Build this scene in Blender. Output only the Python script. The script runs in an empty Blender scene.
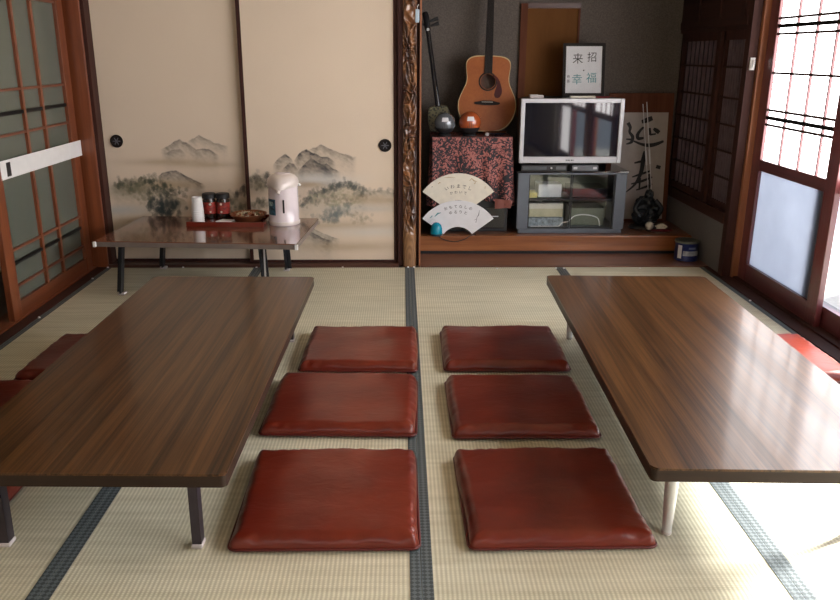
import bpy, bmesh, math, random
import numpy as np
from mathutils import Vector, Matrix, noise
random.seed(7)
C = bpy.context.scene.collection
PI = math.pi
SC = bpy.context.scene

# ------------------------------------------------------------------ camera
F, PX, PY, H = 795.8, 404.0, 300.0, 1.2363
def _d(px, py): return np.array([(px-PX)/F, (PY-py)/F, -1.0])
_Y = _d(401.5, 53.5); _Y /= np.linalg.norm(_Y)
_Z = -_d(405, 2870); _Z /= np.linalg.norm(_Z); _Z = _Z-_Y*(_Z@_Y); _Z /= np.linalg.norm(_Z)
_X = np.cross(_Y, _Z)
RM = np.array([_X, _Y, _Z])
def on(px, py, axis, val):
    w = RM@_d(px, py); o = np.array([0, 0, H]); t = (val-o[axis])/w[axis]
    p = o+t*w; return Vector((float(p[0]), float(p[1]), float(p[2])))
cam = bpy.data.cameras.new('camera'); co = bpy.data.objects.new('camera', cam); C.objects.link(co)
M4 = Matrix.Identity(4)
for i in range(3):
    for j in range(3): M4[i][j] = float(RM[i][j])
M4.translation = (0, 0, H)
co.matrix_world = M4
cam.sensor_width = 36; cam.lens = F/840*36; cam.shift_x = (420-PX)/840; cam.clip_start = .05
SC.camera = co

# ------------------------------------------------------------------ materials
def nt(name):
    m = bpy.data.materials.new(name); m.use_nodes = True
    n = m.node_tree.nodes; b = n['Principled BSDF']
    return m, m.node_tree, b
def lin(r, g, b):
    f = lambda c: (c/255/12.92 if c/255 <= .04045 else ((c/255+.055)/1.055)**2.4)
    return (f(r), f(g), f(b), 1)
def N(t, typ, **k):
    n = t.nodes.new(typ)
    for a, v in k.items():
        if a.startswith('i_'):
            n.inputs[a[2:].replace('_', ' ')].default_value = v
        else: setattr(n, a, v)
    return n
def ramp(t, stops, src):
    r = t.nodes.new('ShaderNodeValToRGB'); e = r.color_ramp.elements
    while len(e) < len(stops): e.new(.5)
    for i, (p, c) in enumerate(stops): e[i].position = p; e[i].color = c if len(c) == 4 else (*c, 1)
    t.links.new(src, r.inputs['Fac']); return r
def coords(t, scale, kind='Object', rot=(0, 0, 0)):
    tc = N(t, 'ShaderNodeTexCoord'); mp = N(t, 'ShaderNodeMapping')
    mp.inputs['Scale'].default_value = scale; mp.inputs['Rotation'].default_value = rot
    t.links.new(tc.outputs[kind], mp.inputs['Vector']); return mp.outputs['Vector']
def bump(t, b, src, strength=.3, dist=.002):
    bp = N(t, 'ShaderNodeBump', i_Strength=strength, i_Distance=dist)
    t.links.new(src, bp.inputs['Height']); t.links.new(bp.outputs['Normal'], b.inputs['Normal'])
def plain(name, c, rough=.6, metal=0, var=.12, sc=20, bm=0, coat=0, spec=.5):
    m, t, b = nt(name)
    v = coords(t, (sc,)*3); nz = N(t, 'ShaderNodeTexNoise', i_Scale=1.0, i_Detail=3.0)
    t.links.new(v, nz.inputs['Vector'])
    lo = tuple(x*(1-var) for x in c[:3]); hi = tuple(min(1, x*(1+var)) for x in c[:3])
    r = ramp(t, [(.3, lo), (.7, hi)], nz.outputs['Fac'])
    t.links.new(r.outputs['Color'], b.inputs['Base Color'])
    b.inputs['Roughness'].default_value = rough; b.inputs['Metallic'].default_value = metal
    b.inputs['Coat Weight'].default_value = coat; b.inputs['Specular IOR Level'].default_value = spec
    if bm: bump(t, b, nz.outputs['Fac'], bm)
    return m
def wood(name, c1, c2, axis='Y', rough=.4, fine=70, coat=0, lines=.5, coatr=.1, spec=.5, mid=.5):
    m, t, b = nt(name)
    long_ = 1.6
    s = {'X': (long_, fine, fine), 'Y': (fine, long_, fine), 'Z': (fine, fine, long_)}[axis]
    v = coords(t, s); a = N(t, 'ShaderNodeTexNoise', i_Scale=1.0, i_Detail=6.0, i_Roughness=.65, i_Distortion=.3)
    t.links.new(v, a.inputs['Vector'])
    v2 = coords(t, tuple(x*.18 for x in s)); a2 = N(t, 'ShaderNodeTexNoise', i_Scale=1.0, i_Detail=2.0)
    t.links.new(v2, a2.inputs['Vector'])
    mx = N(t, 'ShaderNodeMix', data_type='FLOAT'); mx.inputs['Factor'].default_value = 1-lines
    t.links.new(a.outputs['Fac'], mx.inputs['A']); t.links.new(a2.outputs['Fac'], mx.inputs['B'])
    r = ramp(t, [(.36, c1), (mid, tuple((p+q)/2 for p, q in zip(c1, c2))), (.64, c2)], mx.outputs['Result'])
    t.links.new(r.outputs['Color'], b.inputs['Base Color'])
    b.inputs['Roughness'].default_value = rough; b.inputs['Coat Weight'].default_value = coat
    b.inputs['Coat Roughness'].default_value = coatr; b.inputs['Specular IOR Level'].default_value = spec
    bump(t, b, a.outputs['Fac'], .08)
    return m
def emit(name, c, s, gloss=False):
    m, t, b = nt(name)
    b.inputs['Base Color'].default_value = (.75, .75, .75, 1); b.inputs['Roughness'].default_value = .5
    b.inputs['Emission Color'].default_value = c; b.inputs['Emission Strength'].default_value = s
    return m
def glass(name, tint, refl=.08, rough=.02, body=None, amt=0):
    m = bpy.data.materials.new(name); m.use_nodes = True; t = m.node_tree
    t.nodes.clear(); out = N(t, 'ShaderNodeOutputMaterial')
    tr = N(t, 'ShaderNodeBsdfTransparent'); tr.inputs['Color'].default_value = tint
    base = tr.outputs[0]
    if body:
        df = N(t, 'ShaderNodeBsdfDiffuse'); df.inputs['Color'].default_value = body
        mb = N(t, 'ShaderNodeMixShader'); mb.inputs[0].default_value = amt
        t.links.new(base, mb.inputs[1]); t.links.new(df.outputs[0], mb.inputs[2]); base = mb.outputs[0]
    gl = N(t, 'ShaderNodeBsdfGlossy'); gl.inputs['Roughness'].default_value = rough
    lw = N(t, 'ShaderNodeFresnel'); lw.inputs['IOR'].default_value = 1.5
    ge = N(t, 'ShaderNodeNewGeometry'); iv = N(t, 'ShaderNodeMath', operation='SUBTRACT'); iv.inputs[0].default_value = 1
    t.links.new(ge.outputs['Backfacing'], iv.inputs[1]); ml = N(t, 'ShaderNodeMath', operation='MULTIPLY')
    t.links.new(lw.outputs[0], ml.inputs[0]); t.links.new(iv.outputs[0], ml.inputs[1])
    mm = N(t, 'ShaderNodeMixShader'); t.links.new(ml.outputs[0], mm.inputs[0])
    t.links.new(base, mm.inputs[1]); t.links.new(gl.outputs[0], mm.inputs[2])
    t.links.new(mm.outputs[0], out.inputs['Surface'])
    return m

def tatami_mat():
    m, t, b = nt('tatami_rush')
    tc = N(t, 'ShaderNodeTexCoord'); sp = N(t, 'ShaderNodeSeparateXYZ'); t.links.new(tc.outputs['Object'], sp.inputs[0])
    def wave(out, per):
        mu = N(t, 'ShaderNodeMath', operation='MULTIPLY'); mu.inputs[1].default_value = 2*PI/per
        t.links.new(out, mu.inputs[0]); s = N(t, 'ShaderNodeMath', operation='SINE'); t.links.new(mu.outputs[0], s.inputs[0])
        h = N(t, 'ShaderNodeMath', operation='MULTIPLY_ADD'); h.inputs[1].default_value = .5; h.inputs[2].default_value = .5
        t.links.new(s.outputs[0], h.inputs[0]); return h.outputs[0]
    wx = wave(sp.outputs['X'], .0115); wy = wave(sp.outputs['Y'], .007)
    pr = N(t, 'ShaderNodeMath', operation='MULTIPLY'); t.links.new(wx, pr.inputs[0]); t.links.new(wy, pr.inputs[1])
    ad = N(t, 'ShaderNodeMath', operation='MULTIPLY_ADD'); ad.inputs[1].default_value = .45
    t.links.new(pr.outputs[0], ad.inputs[0]); mu = N(t, 'ShaderNodeMath', operation='MULTIPLY'); mu.inputs[1].default_value = .55
    t.links.new(wx, mu.inputs[0]); t.links.new(mu.outputs[0], ad.inputs[2])
    v = coords(t, (3, 40, 3)); nz = N(t, 'ShaderNodeTexNoise', i_Scale=1.0, i_Detail=4.0); t.links.new(v, nz.inputs['Vector'])
    v2 = coords(t, (2.2, 2.2, 2.2)); n2 = N(t, 'ShaderNodeTexNoise', i_Scale=1.0, i_Detail=3.0); t.links.new(v2, n2.inputs['Vector'])
    r = ramp(t, [(0, (.53, .505, .415)), (1, (.76, .735, .635))], ad.outputs[0])
    r2 = ramp(t, [(.3, (.86, .84, .76)), (.7, (1.06, 1.05, 1.0))], nz.outputs['Fac'])
    r3 = ramp(t, [(.3, (.93, .95, .93)), (.7, (1.04, 1.02, .97))], n2.outputs['Fac'])
    m1 = N(t, 'ShaderNodeMix', data_type='RGBA', blend_type='MULTIPLY'); m1.inputs['Factor'].default_value = 1
    t.links.new(r.outputs[0], m1.inputs['A']); t.links.new(r2.outputs[0], m1.inputs['B'])
    m2 = N(t, 'ShaderNodeMix', data_type='RGBA', blend_type='MULTIPLY'); m2.inputs['Factor'].default_value = 1
    t.links.new(m1.outputs['Result'], m2.inputs['A']); t.links.new(r3.outputs[0], m2.inputs['B'])
    t.links.new(m2.outputs['Result'], b.inputs['Base Color'])
    b.inputs['Roughness'].default_value = .55; b.inputs['Specular IOR Level'].default_value = .3
    bump(t, b, ad.outputs[0], .4, .001)
    return m
def heri_mat():
    m, t, b = nt('tatami_border_cloth')
    v = coords(t, (95, 95, 95), rot=(0, 0, PI/4)); ck = N(t, 'ShaderNodeTexChecker', i_Scale=1.0)
    ck.inputs['Color1'].default_value = (.045, .058, .062, 1); ck.inputs['Color2'].default_value = (.125, .15, .16, 1)
    t.links.new(v, ck.inputs['Vector']); t.links.new(ck.outputs['Color'], b.inputs['Base Color'])
    b.inputs['Roughness'].default_value = .6
    return m
def vcol_mat(name, rough=.7, tex=True, spec=.3, coat=0):
    m, t, b = nt(name)
    a = N(t, 'ShaderNodeVertexColor', layer_name='paint')
    if tex:
        v = coords(t, (260, 40, 260)); nz = N(t, 'ShaderNodeTexNoise', i_Scale=1.0, i_Detail=2.0); t.links.new(v, nz.inputs['Vector'])
        r = ramp(t, [(.3, (.94, .94, .94)), (.7, (1.04, 1.04, 1.04))], nz.outputs['Fac'])
        mm = N(t, 'ShaderNodeMix', data_type='RGBA', blend_type='MULTIPLY'); mm.inputs['Factor'].default_value = 1
        t.links.new(a.outputs['Color'], mm.inputs['A']); t.links.new(r.outputs[0], mm.inputs['B'])
        t.links.new(mm.outputs['Result'], b.inputs['Base Color'])
    else: t.links.new(a.outputs['Color'], b.inputs['Base Color'])
    b.inputs['Roughness'].default_value = rough; b.inputs['Specular IOR Level'].default_value = spec; b.inputs['Coat Weight'].default_value = coat
    return m
def batik_mat():
    m, t, b = nt('batik_cloth')
    v = coords(t, (1, 1, 1)); d = N(t, 'ShaderNodeTexNoise', i_Scale=9.0, i_Detail=2.0); t.links.new(v, d.inputs['Vector'])
    ad = N(t, 'ShaderNodeMix', data_type='RGBA', blend_type='LINEAR_LIGHT'); ad.inputs['Factor'].default_value = .12
    t.links.new(v, ad.inputs['A']); t.links.new(d.outputs['Color'], ad.inputs['B'])
    vo = N(t, 'ShaderNodeTexVoronoi', feature='F1', i_Scale=62.0); t.links.new(ad.outputs['Result'], vo.inputs['Vector'])
    n3 = N(t, 'ShaderNodeTexNoise', i_Scale=34.0, i_Detail=5.0, i_Distortion=2.2); t.links.new(v, n3.inputs['Vector'])
    n4 = N(t, 'ShaderNodeTexNoise', i_Scale=7.0, i_Detail=1.0, i_Distortion=1.5); t.links.new(v, n4.inputs['Vector'])
    mx = N(t, 'ShaderNodeMath', operation='MULTIPLY_ADD'); mx.inputs[1].default_value = .55
    t.links.new(vo.outputs['Distance'], mx.inputs[0])
    w2 = N(t, 'ShaderNodeMath', operation='MULTIPLY_ADD'); w2.inputs[1].default_value = .5; t.links.new(n4.outputs['Fac'], w2.inputs[0])
    w3 = N(t, 'ShaderNodeMath', operation='MULTIPLY'); w3.inputs[1].default_value = .7; t.links.new(n3.outputs['Fac'], w3.inputs[0])
    t.links.new(w3.outputs[0], w2.inputs[2]); t.links.new(w2.outputs[0], mx.inputs[2])
    r = ramp(t, [(.74, (.40, .15, .13)), (.86, (.26, .075, .07)), (.91, (.03, .015, .02)), (1.0, (.012, .012, .018))], mx.outputs[0])
    t.links.new(r.outputs[0], b.inputs['Base Color']); b.inputs['Roughness'].default_value = .7
    return m
def vinyl_mat():
    m, t, b = nt('red_vinyl')
    v = coords(t, (6, 6, 6)); nz = N(t, 'ShaderNodeTexNoise', i_Scale=1.0, i_Detail=5.0, i_Roughness=.6); t.links.new(v, nz.inputs['Vector'])
    r = ramp(t, [(.3, (.10, .009, .005)), (.72, (.18, .023, .009))], nz.outputs['Fac'])
    t.links.new(r.outputs[0], b.inputs['Base Color'])
    b.inputs['Roughness'].default_value = .30; b.inputs['Specular IOR Level'].default_value = .5
    v2 = coords(t, (14, 24, 14)); n2 = N(t, 'ShaderNodeTexNoise', i_Scale=1.0, i_Detail=6.0, i_Roughness=.55, i_Distortion=.6); t.links.new(v2, n2.inputs['Vector'])
    bump(t, b, n2.outputs['Fac'], .28, .006)
    return m

M = dict(
 tatami=tatami_mat(), heri=heri_mat(), vinyl=vinyl_mat(), batik=batik_mat(),
 table=wood('table_laminate', (.020, .008, .003), (.135, .060, .020), 'Y', .30, 110, coat=.22, coatr=.10, lines=.7, spec=.30),
 band=wood('table_edge_band', (.016, .008, .005), (.034, .018, .011), 'X', .45, 40, spec=.3),
 backtable=wood('reddish_laminate', (.11, .036, .017), (.20, .078, .042), 'X', .16, 30, coat=.8, coatr=.06, lines=.35),
 greyband=plain('grey_edge', (.16, .13, .115, 1), .4),
 blacksteel=plain('black_steel', (.022, .024, .03, 1), .35, .3),
 darksteel=plain('dark_steel', (.05, .04, .05, 1), .38, .4),
 chrome=plain('pale_metal', (.66, .66, .68, 1), .28, .6, var=.06),
 whitepl=plain('white_plastic', (.8, .8, .8, 1), .4, var=.03),
 cap=plain('grey_cap', (.55, .5, .5, 1), .5),
 frameL=wood('left_door_wood', (.10, .023, .008), (.24, .068, .024), 'Z', .35, 40, coat=.3),
 frameLH=wood('left_rail_wood', (.10, .023, .008), (.21, .058, .022), 'Y', .35, 40, coat=.3),
 barred=wood('thin_bar_wood', (.12, .03, .015), (.22, .07, .03), 'Y', .4, 60),
 barblack=plain('black_lacquer', (.008, .007, .007, 1), .6, spec=.15),
 frameR=wood('right_door_wood', (.10, .024, .030), (.20, .055, .058), 'Z', .32, 40, coat=.3),  # maroon shift puts the magenta lens flare into the wood colour
 frameRH=wood('right_rail_wood', (.09, .022, .028), (.17, .048, .050), 'Y', .32, 40, coat=.3),  # same flare tint in the rail colour
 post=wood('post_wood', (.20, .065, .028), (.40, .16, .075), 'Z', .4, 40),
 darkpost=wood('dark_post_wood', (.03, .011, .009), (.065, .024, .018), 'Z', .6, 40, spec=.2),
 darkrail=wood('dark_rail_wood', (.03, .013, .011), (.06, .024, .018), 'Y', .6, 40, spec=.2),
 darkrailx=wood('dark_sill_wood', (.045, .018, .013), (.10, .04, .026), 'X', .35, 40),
 beam=wood('alcove_beam_wood', (.18, .052, .015), (.38, .14, .045), 'X', .3, 45, coat=.4),
 plank=wood('alcove_board', (.10, .042, .026), (.19, .085, .055), 'X', .3, 35, coat=.3),
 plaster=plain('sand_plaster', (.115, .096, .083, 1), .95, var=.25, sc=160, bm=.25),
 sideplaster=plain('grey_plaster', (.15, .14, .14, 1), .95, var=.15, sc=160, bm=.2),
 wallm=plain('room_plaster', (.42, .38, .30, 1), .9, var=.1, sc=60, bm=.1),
 ceil=wood('ceiling_boards', (.30, .22, .14), (.42, .32, .21), 'Y', .6, 12),
 corrfloor=wood('corridor_boards', (.05, .022, .014), (.10, .05, .03), 'Y', .3, 30),
 corrwall=plain('corridor_wall', (.40, .42, .36, 1), .9),
 frost=glass('grey_green_glass', (.55, .6, .52, 1), rough=.12, body=(.15, .165, .135, 1), amt=.72),
 clear=glass('cabinet_glass', (.93, .95, .95, 1), rough=.01),
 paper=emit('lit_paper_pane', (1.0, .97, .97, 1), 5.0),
 lowpane=None,
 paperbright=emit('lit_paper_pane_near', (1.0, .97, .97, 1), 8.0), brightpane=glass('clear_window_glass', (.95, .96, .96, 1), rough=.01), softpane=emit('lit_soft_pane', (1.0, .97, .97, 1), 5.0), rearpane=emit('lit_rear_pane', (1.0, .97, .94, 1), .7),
 black=plain('matte_black', (.012, .012, .014, 1), .5),
 gloss=plain('gloss_black', (.01, .011, .016, 1), .06, coat=.6, spec=.6),
 screen=plain('tv_screen', (.010, .010, .016, 1), .04, spec=.6, var=.02),
 silver=plain('silver_plastic', (.50, .51, .54, 1), .32, .15, var=.03),
 cabgrey=plain('cabinet_grey', (.115, .135, .165, 1), .4, var=.05),
 cream=plain('cream_paper', (.74, .70, .60, 1), .8, var=.06, sc=25),
 white=plain('white_paper', (.74, .75, .78, 1), .75, var=.04),
 ink=plain('ink', (.012, .012, .014, 1), .6),
 greyink=plain('grey_ink', (.10, .10, .12, 1), .7),
 tealink=plain('teal_ink', (.10, .30, .33, 1), .7),
 goldink=plain('gold_ink', (.45, .33, .16, 1), .6),
 teal=plain('turquoise_plastic', (.005, .27, .40, 1), .25, var=.05),
 spruce=wood('guitar_top_wood', (.27, .070, .014), (.34, .10, .02), 'Z', .4, 60, coat=.1, spec=.3),
 mahog=wood('guitar_side_wood', (.07, .022, .012), (.12, .04, .02), 'Z', .3, 40, coat=.3),
 ebony=plain('ebony', (.012, .008, .007, 1), .65, spec=.25),
 guard=plain('pickguard_red', (.06, .008, .01, 1), .2),
 brass=plain('steel_string', (.05, .045, .04, 1), .5, .5),
 redtray=plain('red_lacquer', (.15, .018, .010, 1), .22, coat=.5),
 pot=plain('pinkish_white_enamel', (.74, .66, .70, 1), .22, coat=.5, var=.02),
 potlid=plain('warm_white_plastic', (.70, .63, .60, 1), .28, coat=.3, var=.03),
 blue=plain('blue_tin', (.012, .022, .13, 1), .3, .2),
 darkfig=plain('dark_bronze', (.012, .015, .018, 1), .4, .3, bm=.4, sc=40),
 redcloth=plain('red_cloth', (.12, .008, .01, 1), .8),
 boardwood=wood('display_board_wood', (.085, .028, .015), (.15, .055, .03), 'Z', .75, 30, spec=.12),
 washi=plain('aged_paper', (.40, .36, .34, 1), .85, var=.06),
 orangeball=plain('orange_glaze', (.40, .085, .025, 1), .18, coat=.8),
 greyball=plain('silver_grey_glaze', (.16, .18, .20, 1), .18, .3, coat=.8),
 gold=wood('golden_panel', (.12, .048, .013), (.16, .068, .02), 'Z', .8, 14, spec=.15),
 snake=None, beige=plain('beige_card', (.58, .53, .36, 1), .7), greenbox=plain('dull_green_box', (.16, .18, .13, 1), .6),
 lilac=plain('pale_blue_plastic', (.40, .50, .60, 1), .4),
)
def frosted():
    m = bpy.data.materials.new('frosted_glass'); m.use_nodes = True; t = m.node_tree; t.nodes.clear()
    out = N(t, 'ShaderNodeOutputMaterial'); tl = N(t, 'ShaderNodeBsdfTranslucent')
    v = coords(t, (5, 5, 5)); nz = N(t, 'ShaderNodeTexNoise', i_Scale=1.0, i_Detail=3.0); t.links.new(v, nz.inputs['Vector'])
    r = ramp(t, [(.3, (.55, .57, .62)), (.7, (.62, .64, .69))], nz.outputs['Fac']); t.links.new(r.outputs[0], tl.inputs['Color'])
    df = N(t, 'ShaderNodeBsdfGlossy'); df.inputs['Roughness'].default_value = .45; df.inputs['Color'].default_value = (.5, .5, .55, 1)
    mm = N(t, 'ShaderNodeMixShader'); mm.inputs[0].default_value = .12
    t.links.new(tl.outputs[0], mm.inputs[1]); t.links.new(df.outputs[0], mm.inputs[2]); t.links.new(mm.outputs[0], out.inputs['Surface'])
    return m
M['lowpane'] = frosted()
def snake_mat():
    m, t, b = nt('snakeskin'); v = coords(t, (1, 1, 1)); vo = N(t, 'ShaderNodeTexVoronoi', i_Scale=60.0); t.links.new(v, vo.inputs['Vector'])
    r = ramp(t, [(.25, (.012, .012, .01)), (.5, (.13, .12, .06))], vo.outputs['Distance']); t.links.new(r.outputs[0], b.inputs['Base Color'])
    b.inputs['Roughness'].default_value = .35; return m
M['snake'] = snake_mat()

# ------------------------------------------------------------------ mesh helpers
class MB:
    def __init__(s): s.bm = bmesh.new()
    def box(s, x0, x1, y0, y1, z0, z1, bev=0, seg=2, mat=None):
        r = bmesh.ops.create_cube(s.bm, size=1); vs = r['verts']
        for v in vs:
            v.co = Vector(((x0+x1)/2+v.co.x*(x1-x0), (y0+y1)/2+v.co.y*(y1-y0), (z0+z1)/2+v.co.z*(z1-z0)))
        es = list({e for v in vs for e in v.link_edges})
        if bev:
            r2 = bmesh.ops.bevel(s.bm, geom=vs+es, offset=bev, segments=seg, affect='EDGES', profile=.5)
            vs = list({v for v in r2['verts']} | {v for v in vs if v.is_valid})
        if mat is not None:
            bmesh.ops.transform(s.bm, matrix=mat, verts=[v for v in vs if v.is_valid])
        return s
    def tube(s, pts, r, n=10, caps=True, radii=None):
        pts = [Vector(p) for p in pts]; rings = []
        prev = None
        for i, p in enumerate(pts):
            d = (pts[min(i+1, len(pts)-1)]-pts[max(i-1, 0)]).normalized()
            if prev is None:
                a = Vector((0, 0, 1)) if abs(d.z) < .9 else Vector((1, 0, 0))
                u = d.cross(a).normalized()
            else: u = (prev-d*prev.dot(d)).normalized()
            prev = u; w = d.cross(u); rr = radii[i] if radii else r
            rings.append([s.bm.verts.new(p+(u*math.cos(2*PI*k/n)+w*math.sin(2*PI*k/n))*rr) for k in range(n)])
        for a, b in zip(rings, rings[1:]):
            for k in range(n): s.bm.faces.new((a[k], a[(k+1) % n], b[(k+1) % n], b[k]))
        if caps: s.bm.faces.new(rings[0][::-1]); s.bm.faces.new(rings[-1])
        return s
    def lathe(s, prof, c=(0, 0, 0), n=32, sx=1, sy=1):
        c = Vector(c); rings = []
        for r, z in prof:
            if r < 1e-6: rings.append([s.bm.verts.new(c+Vector((0, 0, z)))])
            else: rings.append([s.bm.verts.new(c+Vector((r*sx*math.cos(2*PI*k/n), r*sy*math.sin(2*PI*k/n), z))) for k in range(n)])
        for a, b in zip(rings, rings[1:]):
            for k in range(n):
                if len(a) == 1 and len(b) == 1: continue
                if len(a) == 1: s.bm.faces.new((a[0], b[(k+1) % n], b[k]))
                elif len(b) == 1: s.bm.faces.new((a[k], a[(k+1) % n], b[0]))
                else: s.bm.faces.new((a[k], a[(k+1) % n], b[(k+1) % n], b[k]))
        return s
    def poly(s, pts, d, mat=None):          # outline in (x, z), thickness along -y..0
        a = [s.bm.verts.new((x, 0, z)) for x, z in pts]; b = [s.bm.verts.new((x, d, z)) for x, z in pts]
        n = len(pts); s.bm.faces.new(a); s.bm.faces.new(b[::-1])
        for k in range(n): s.bm.faces.new((a[k], b[k], b[(k+1) % n], a[(k+1) % n]))
        if mat is not None: bmesh.ops.transform(s.bm, matrix=mat, verts=a+b)
        return s
    def bar(s, p, q, w, h=None):            # square bar between points, w across, h
        p, q = Vector(p), Vector(q); d = q-p; L = d.length; h = h or w
        rot = d.to_track_quat('Z', 'Y').to_matrix().to_4x4(); rot.translation = p
        return s.box(-w/2, w/2, -h/2, h/2, 0, L, mat=rot)
    def stroke(s, pts, ws, y, th=.0012):    # brush stroke in the plane (x, z), at depth y
        pts = [Vector((p[0], 0, p[1])) for p in pts]; L, R_ = [], []
        for i, p in enumerate(pts):
            d = (pts[min(i+1, len(pts)-1)]-pts[max(i-1, 0)]).normalized(); nrm = Vector((-d.z, 0, d.x))
            L.append(p+nrm*ws[i]/2); R_.append(p-nrm*ws[i]/2)
        front = [s.bm.verts.new((v.x, y-th, v.z)) for v in L+R_[::-1]]; back = [s.bm.verts.new((v.x, y, v.z)) for v in L+R_[::-1]]
        n = len(pts); m = len(front)
        for i in range(n-1):
            s.bm.faces.new((front[i], front[i+1], front[m-2-i], front[m-1-i]))
        for k in range(m): s.bm.faces.new((front[k], back[k], back[(k+1) % m], front[(k+1) % m]))
        return s
    def build(s, name, mat, parent=None, smooth=False, loc=None, rot=None, sub=0):
        bmesh.ops.recalc_face_normals(s.bm, faces=s.bm.faces)
        off = Vector((0, 0, 0))
        if parent is None and loc is None:
            xs = [v.co for v in s.bm.verts]
            lo = Vector((min(v.x for v in xs), min(v.y for v in xs), min(v.z for v in xs))); hi = Vector((max(v.x for v in xs), max(v.y for v in xs), max(v.z for v in xs)))
            off = Vector(((lo.x+hi.x)/2, (lo.y+hi.y)/2, lo.z))
            for v in s.bm.verts: v.co -= off
        me = bpy.data.meshes.new(name); s.bm.to_mesh(me); s.bm.free()
        if smooth:
            me.polygons.foreach_set('use_smooth', [True]*len(me.polygons)); me.set_sharp_from_angle(angle=math.radians(40))
        o = bpy.data.objects.new(name, me); C.objects.link(o); me.materials.append(mat)
        o.location = loc if loc is not None else off
        if rot: o.rotation_euler = rot
        if parent: o.parent = parent
        if sub:
            md = o.modifiers.new('s', 'SUBSURF'); md.levels = md.render_levels = sub
        return o
def thing(name, label, cat, loc=(0, 0, 0), rot=(0, 0, 0), group=None):
    o = bpy.data.objects.new(name, None); C.objects.link(o); o.empty_display_size = .05
    o.location = loc; o.rotation_euler = rot if isinstance(rot, tuple) else (0, 0, rot)
    o['label'] = label; o['category'] = cat
    if group: o['group'] = group
    return o
def tag(o, label, cat, group=None):
    o['label'] = label; o['category'] = cat
    if group: o['group'] = group
    return o
def struct(o, label=None):
    o['kind'] = 'structure'
    if label: o['label'] = label
    return o
def sempty(name, loc=(0, 0, 0), label=None):
    o = bpy.data.objects.new(name, None); C.objects.link(o); o.location = loc; o.empty_display_size = .05
    return struct(o, label)
def tree_copy(o, **props):
    c = o.copy(); C.objects.link(c)
    for k, v in props.items(): c[k] = v
    for ch in list(o.children):
        d = ch.copy(); C.objects.link(d); d.parent = c
        for g in list(ch.children):
            e = g.copy(); C.objects.link(e); e.parent = d
    return c
def B(*a, **k): return MB().box(*a, **k)
def catmull(pts, n=8, closed=False):
    P = [Vector(p) for p in pts]; out = []; m = len(P)
    rng = range(m) if closed else range(m-1)
    for i in rng:
        p0 = P[(i-1) % m] if closed or i > 0 else P[0]; p1 = P[i]; p2 = P[(i+1) % m]; p3 = P[(i+2) % m] if closed or i+2 < m else P[-1]
        for k in range(n):
            t = k/n
            out.append(.5*((2*p1)+(p2-p0)*t+(2*p0-5*p1+4*p2-p3)*t*t+(3*p1-p0-3*p2+p3)*t**3))
    if not closed: out.append(P[-1])
    return out
def text_mesh(name, txt, size, mat, parent, loc, rot=(PI/2, 0, 0), ext=.0005):
    cu = bpy.data.curves.new(name, 'FONT'); cu.body = txt; cu.size = size; cu.extrude = ext; cu.align_x = 'CENTER'; cu.align_y = 'CENTER'
    cu.resolution_u = 2
    o = bpy.data.objects.new(name+'_t', cu); C.objects.link(o)
    dg = bpy.context.evaluated_depsgraph_get(); me = bpy.data.meshes.new_from_object(o.evaluated_get(dg))
    bpy.data.objects.remove(o); me.name = name
    r = bpy.data.objects.new(name, me); C.objects.link(r); me.materials.clear(); me.materials.append(mat)
    r.parent = parent; r.location = loc; r.rotation_euler = rot
    return r
def fill2d(name, loops, ext, mat, parent, loc=(0, 0, 0), rot=(PI/2, 0, 0), bev=0):
    cu = bpy.data.curves.new(name, 'CURVE'); cu.dimensions = '2D'; cu.fill_mode = 'BOTH'; cu.extrude = ext; cu.bevel_depth = bev
    for lp in loops:
        sp = cu.splines.new('POLY'); sp.points.add(len(lp)-1); sp.use_cyclic_u = True
        for i, p in enumerate(lp): sp.points[i].co = (p[0], p[1], 0, 1)
    o = bpy.data.objects.new(name+'_t', cu); C.objects.link(o)
    dg = bpy.context.evaluated_depsgraph_get(); me = bpy.data.meshes.new_from_object(o.evaluated_get(dg))
    bpy.data.objects.remove(o); me.name = name
    r = bpy.data.objects.new(name, me); C.objects.link(r); me.materials.clear(); me.materials.append(mat)
    r.parent = parent; r.location = loc; r.rotation_euler = rot
    return r
def circ(cx, cy, r, n=32): return [(cx+r*math.cos(2*PI*k/n), cy+r*math.sin(2*PI*k/n)) for k in range(n)]

# ================================================================== SETTING
YF = 4.72          # fusuma plane
YB = 5.58          # alcove back wall
PZ = .12           # alcove platform
struct(B(-3.0, 2.3, -1.6, 5.75, -.12, -.051).build('floor', M['corrfloor']))
struct(B(-1.78, 1.83, -1.55, 1.018, -.05, 0).build('trim_1', M['tatami']), 'tatami floor nearest the viewer')
struct(B(-3.0, 2.3, -1.7, 5.8, 2.42, 2.5).build('ceiling', M['ceil']))
struct(B(-3.0, 2.3, -1.72, -1.6, -.1, 2.42).build('wall_front', M['wallm']))
# back wall: above fusuma + alcove shell
struct(B(-1.9, -.02, 4.71, 4.80, 1.80, 2.42).build('wall_back', M['wallm']))
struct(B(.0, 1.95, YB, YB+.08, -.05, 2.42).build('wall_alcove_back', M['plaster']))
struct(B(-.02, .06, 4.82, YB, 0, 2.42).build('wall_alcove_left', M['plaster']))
struct(B(-3.0, .06, 5.62, 5.70, -.05, 2.42).build('wall_closet_back', M['wallm']))
struct(B(.115, 1.86, 4.66, 4.74, 1.85, 2.42).build('wall_alcove_front', M['wallm']))
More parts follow.
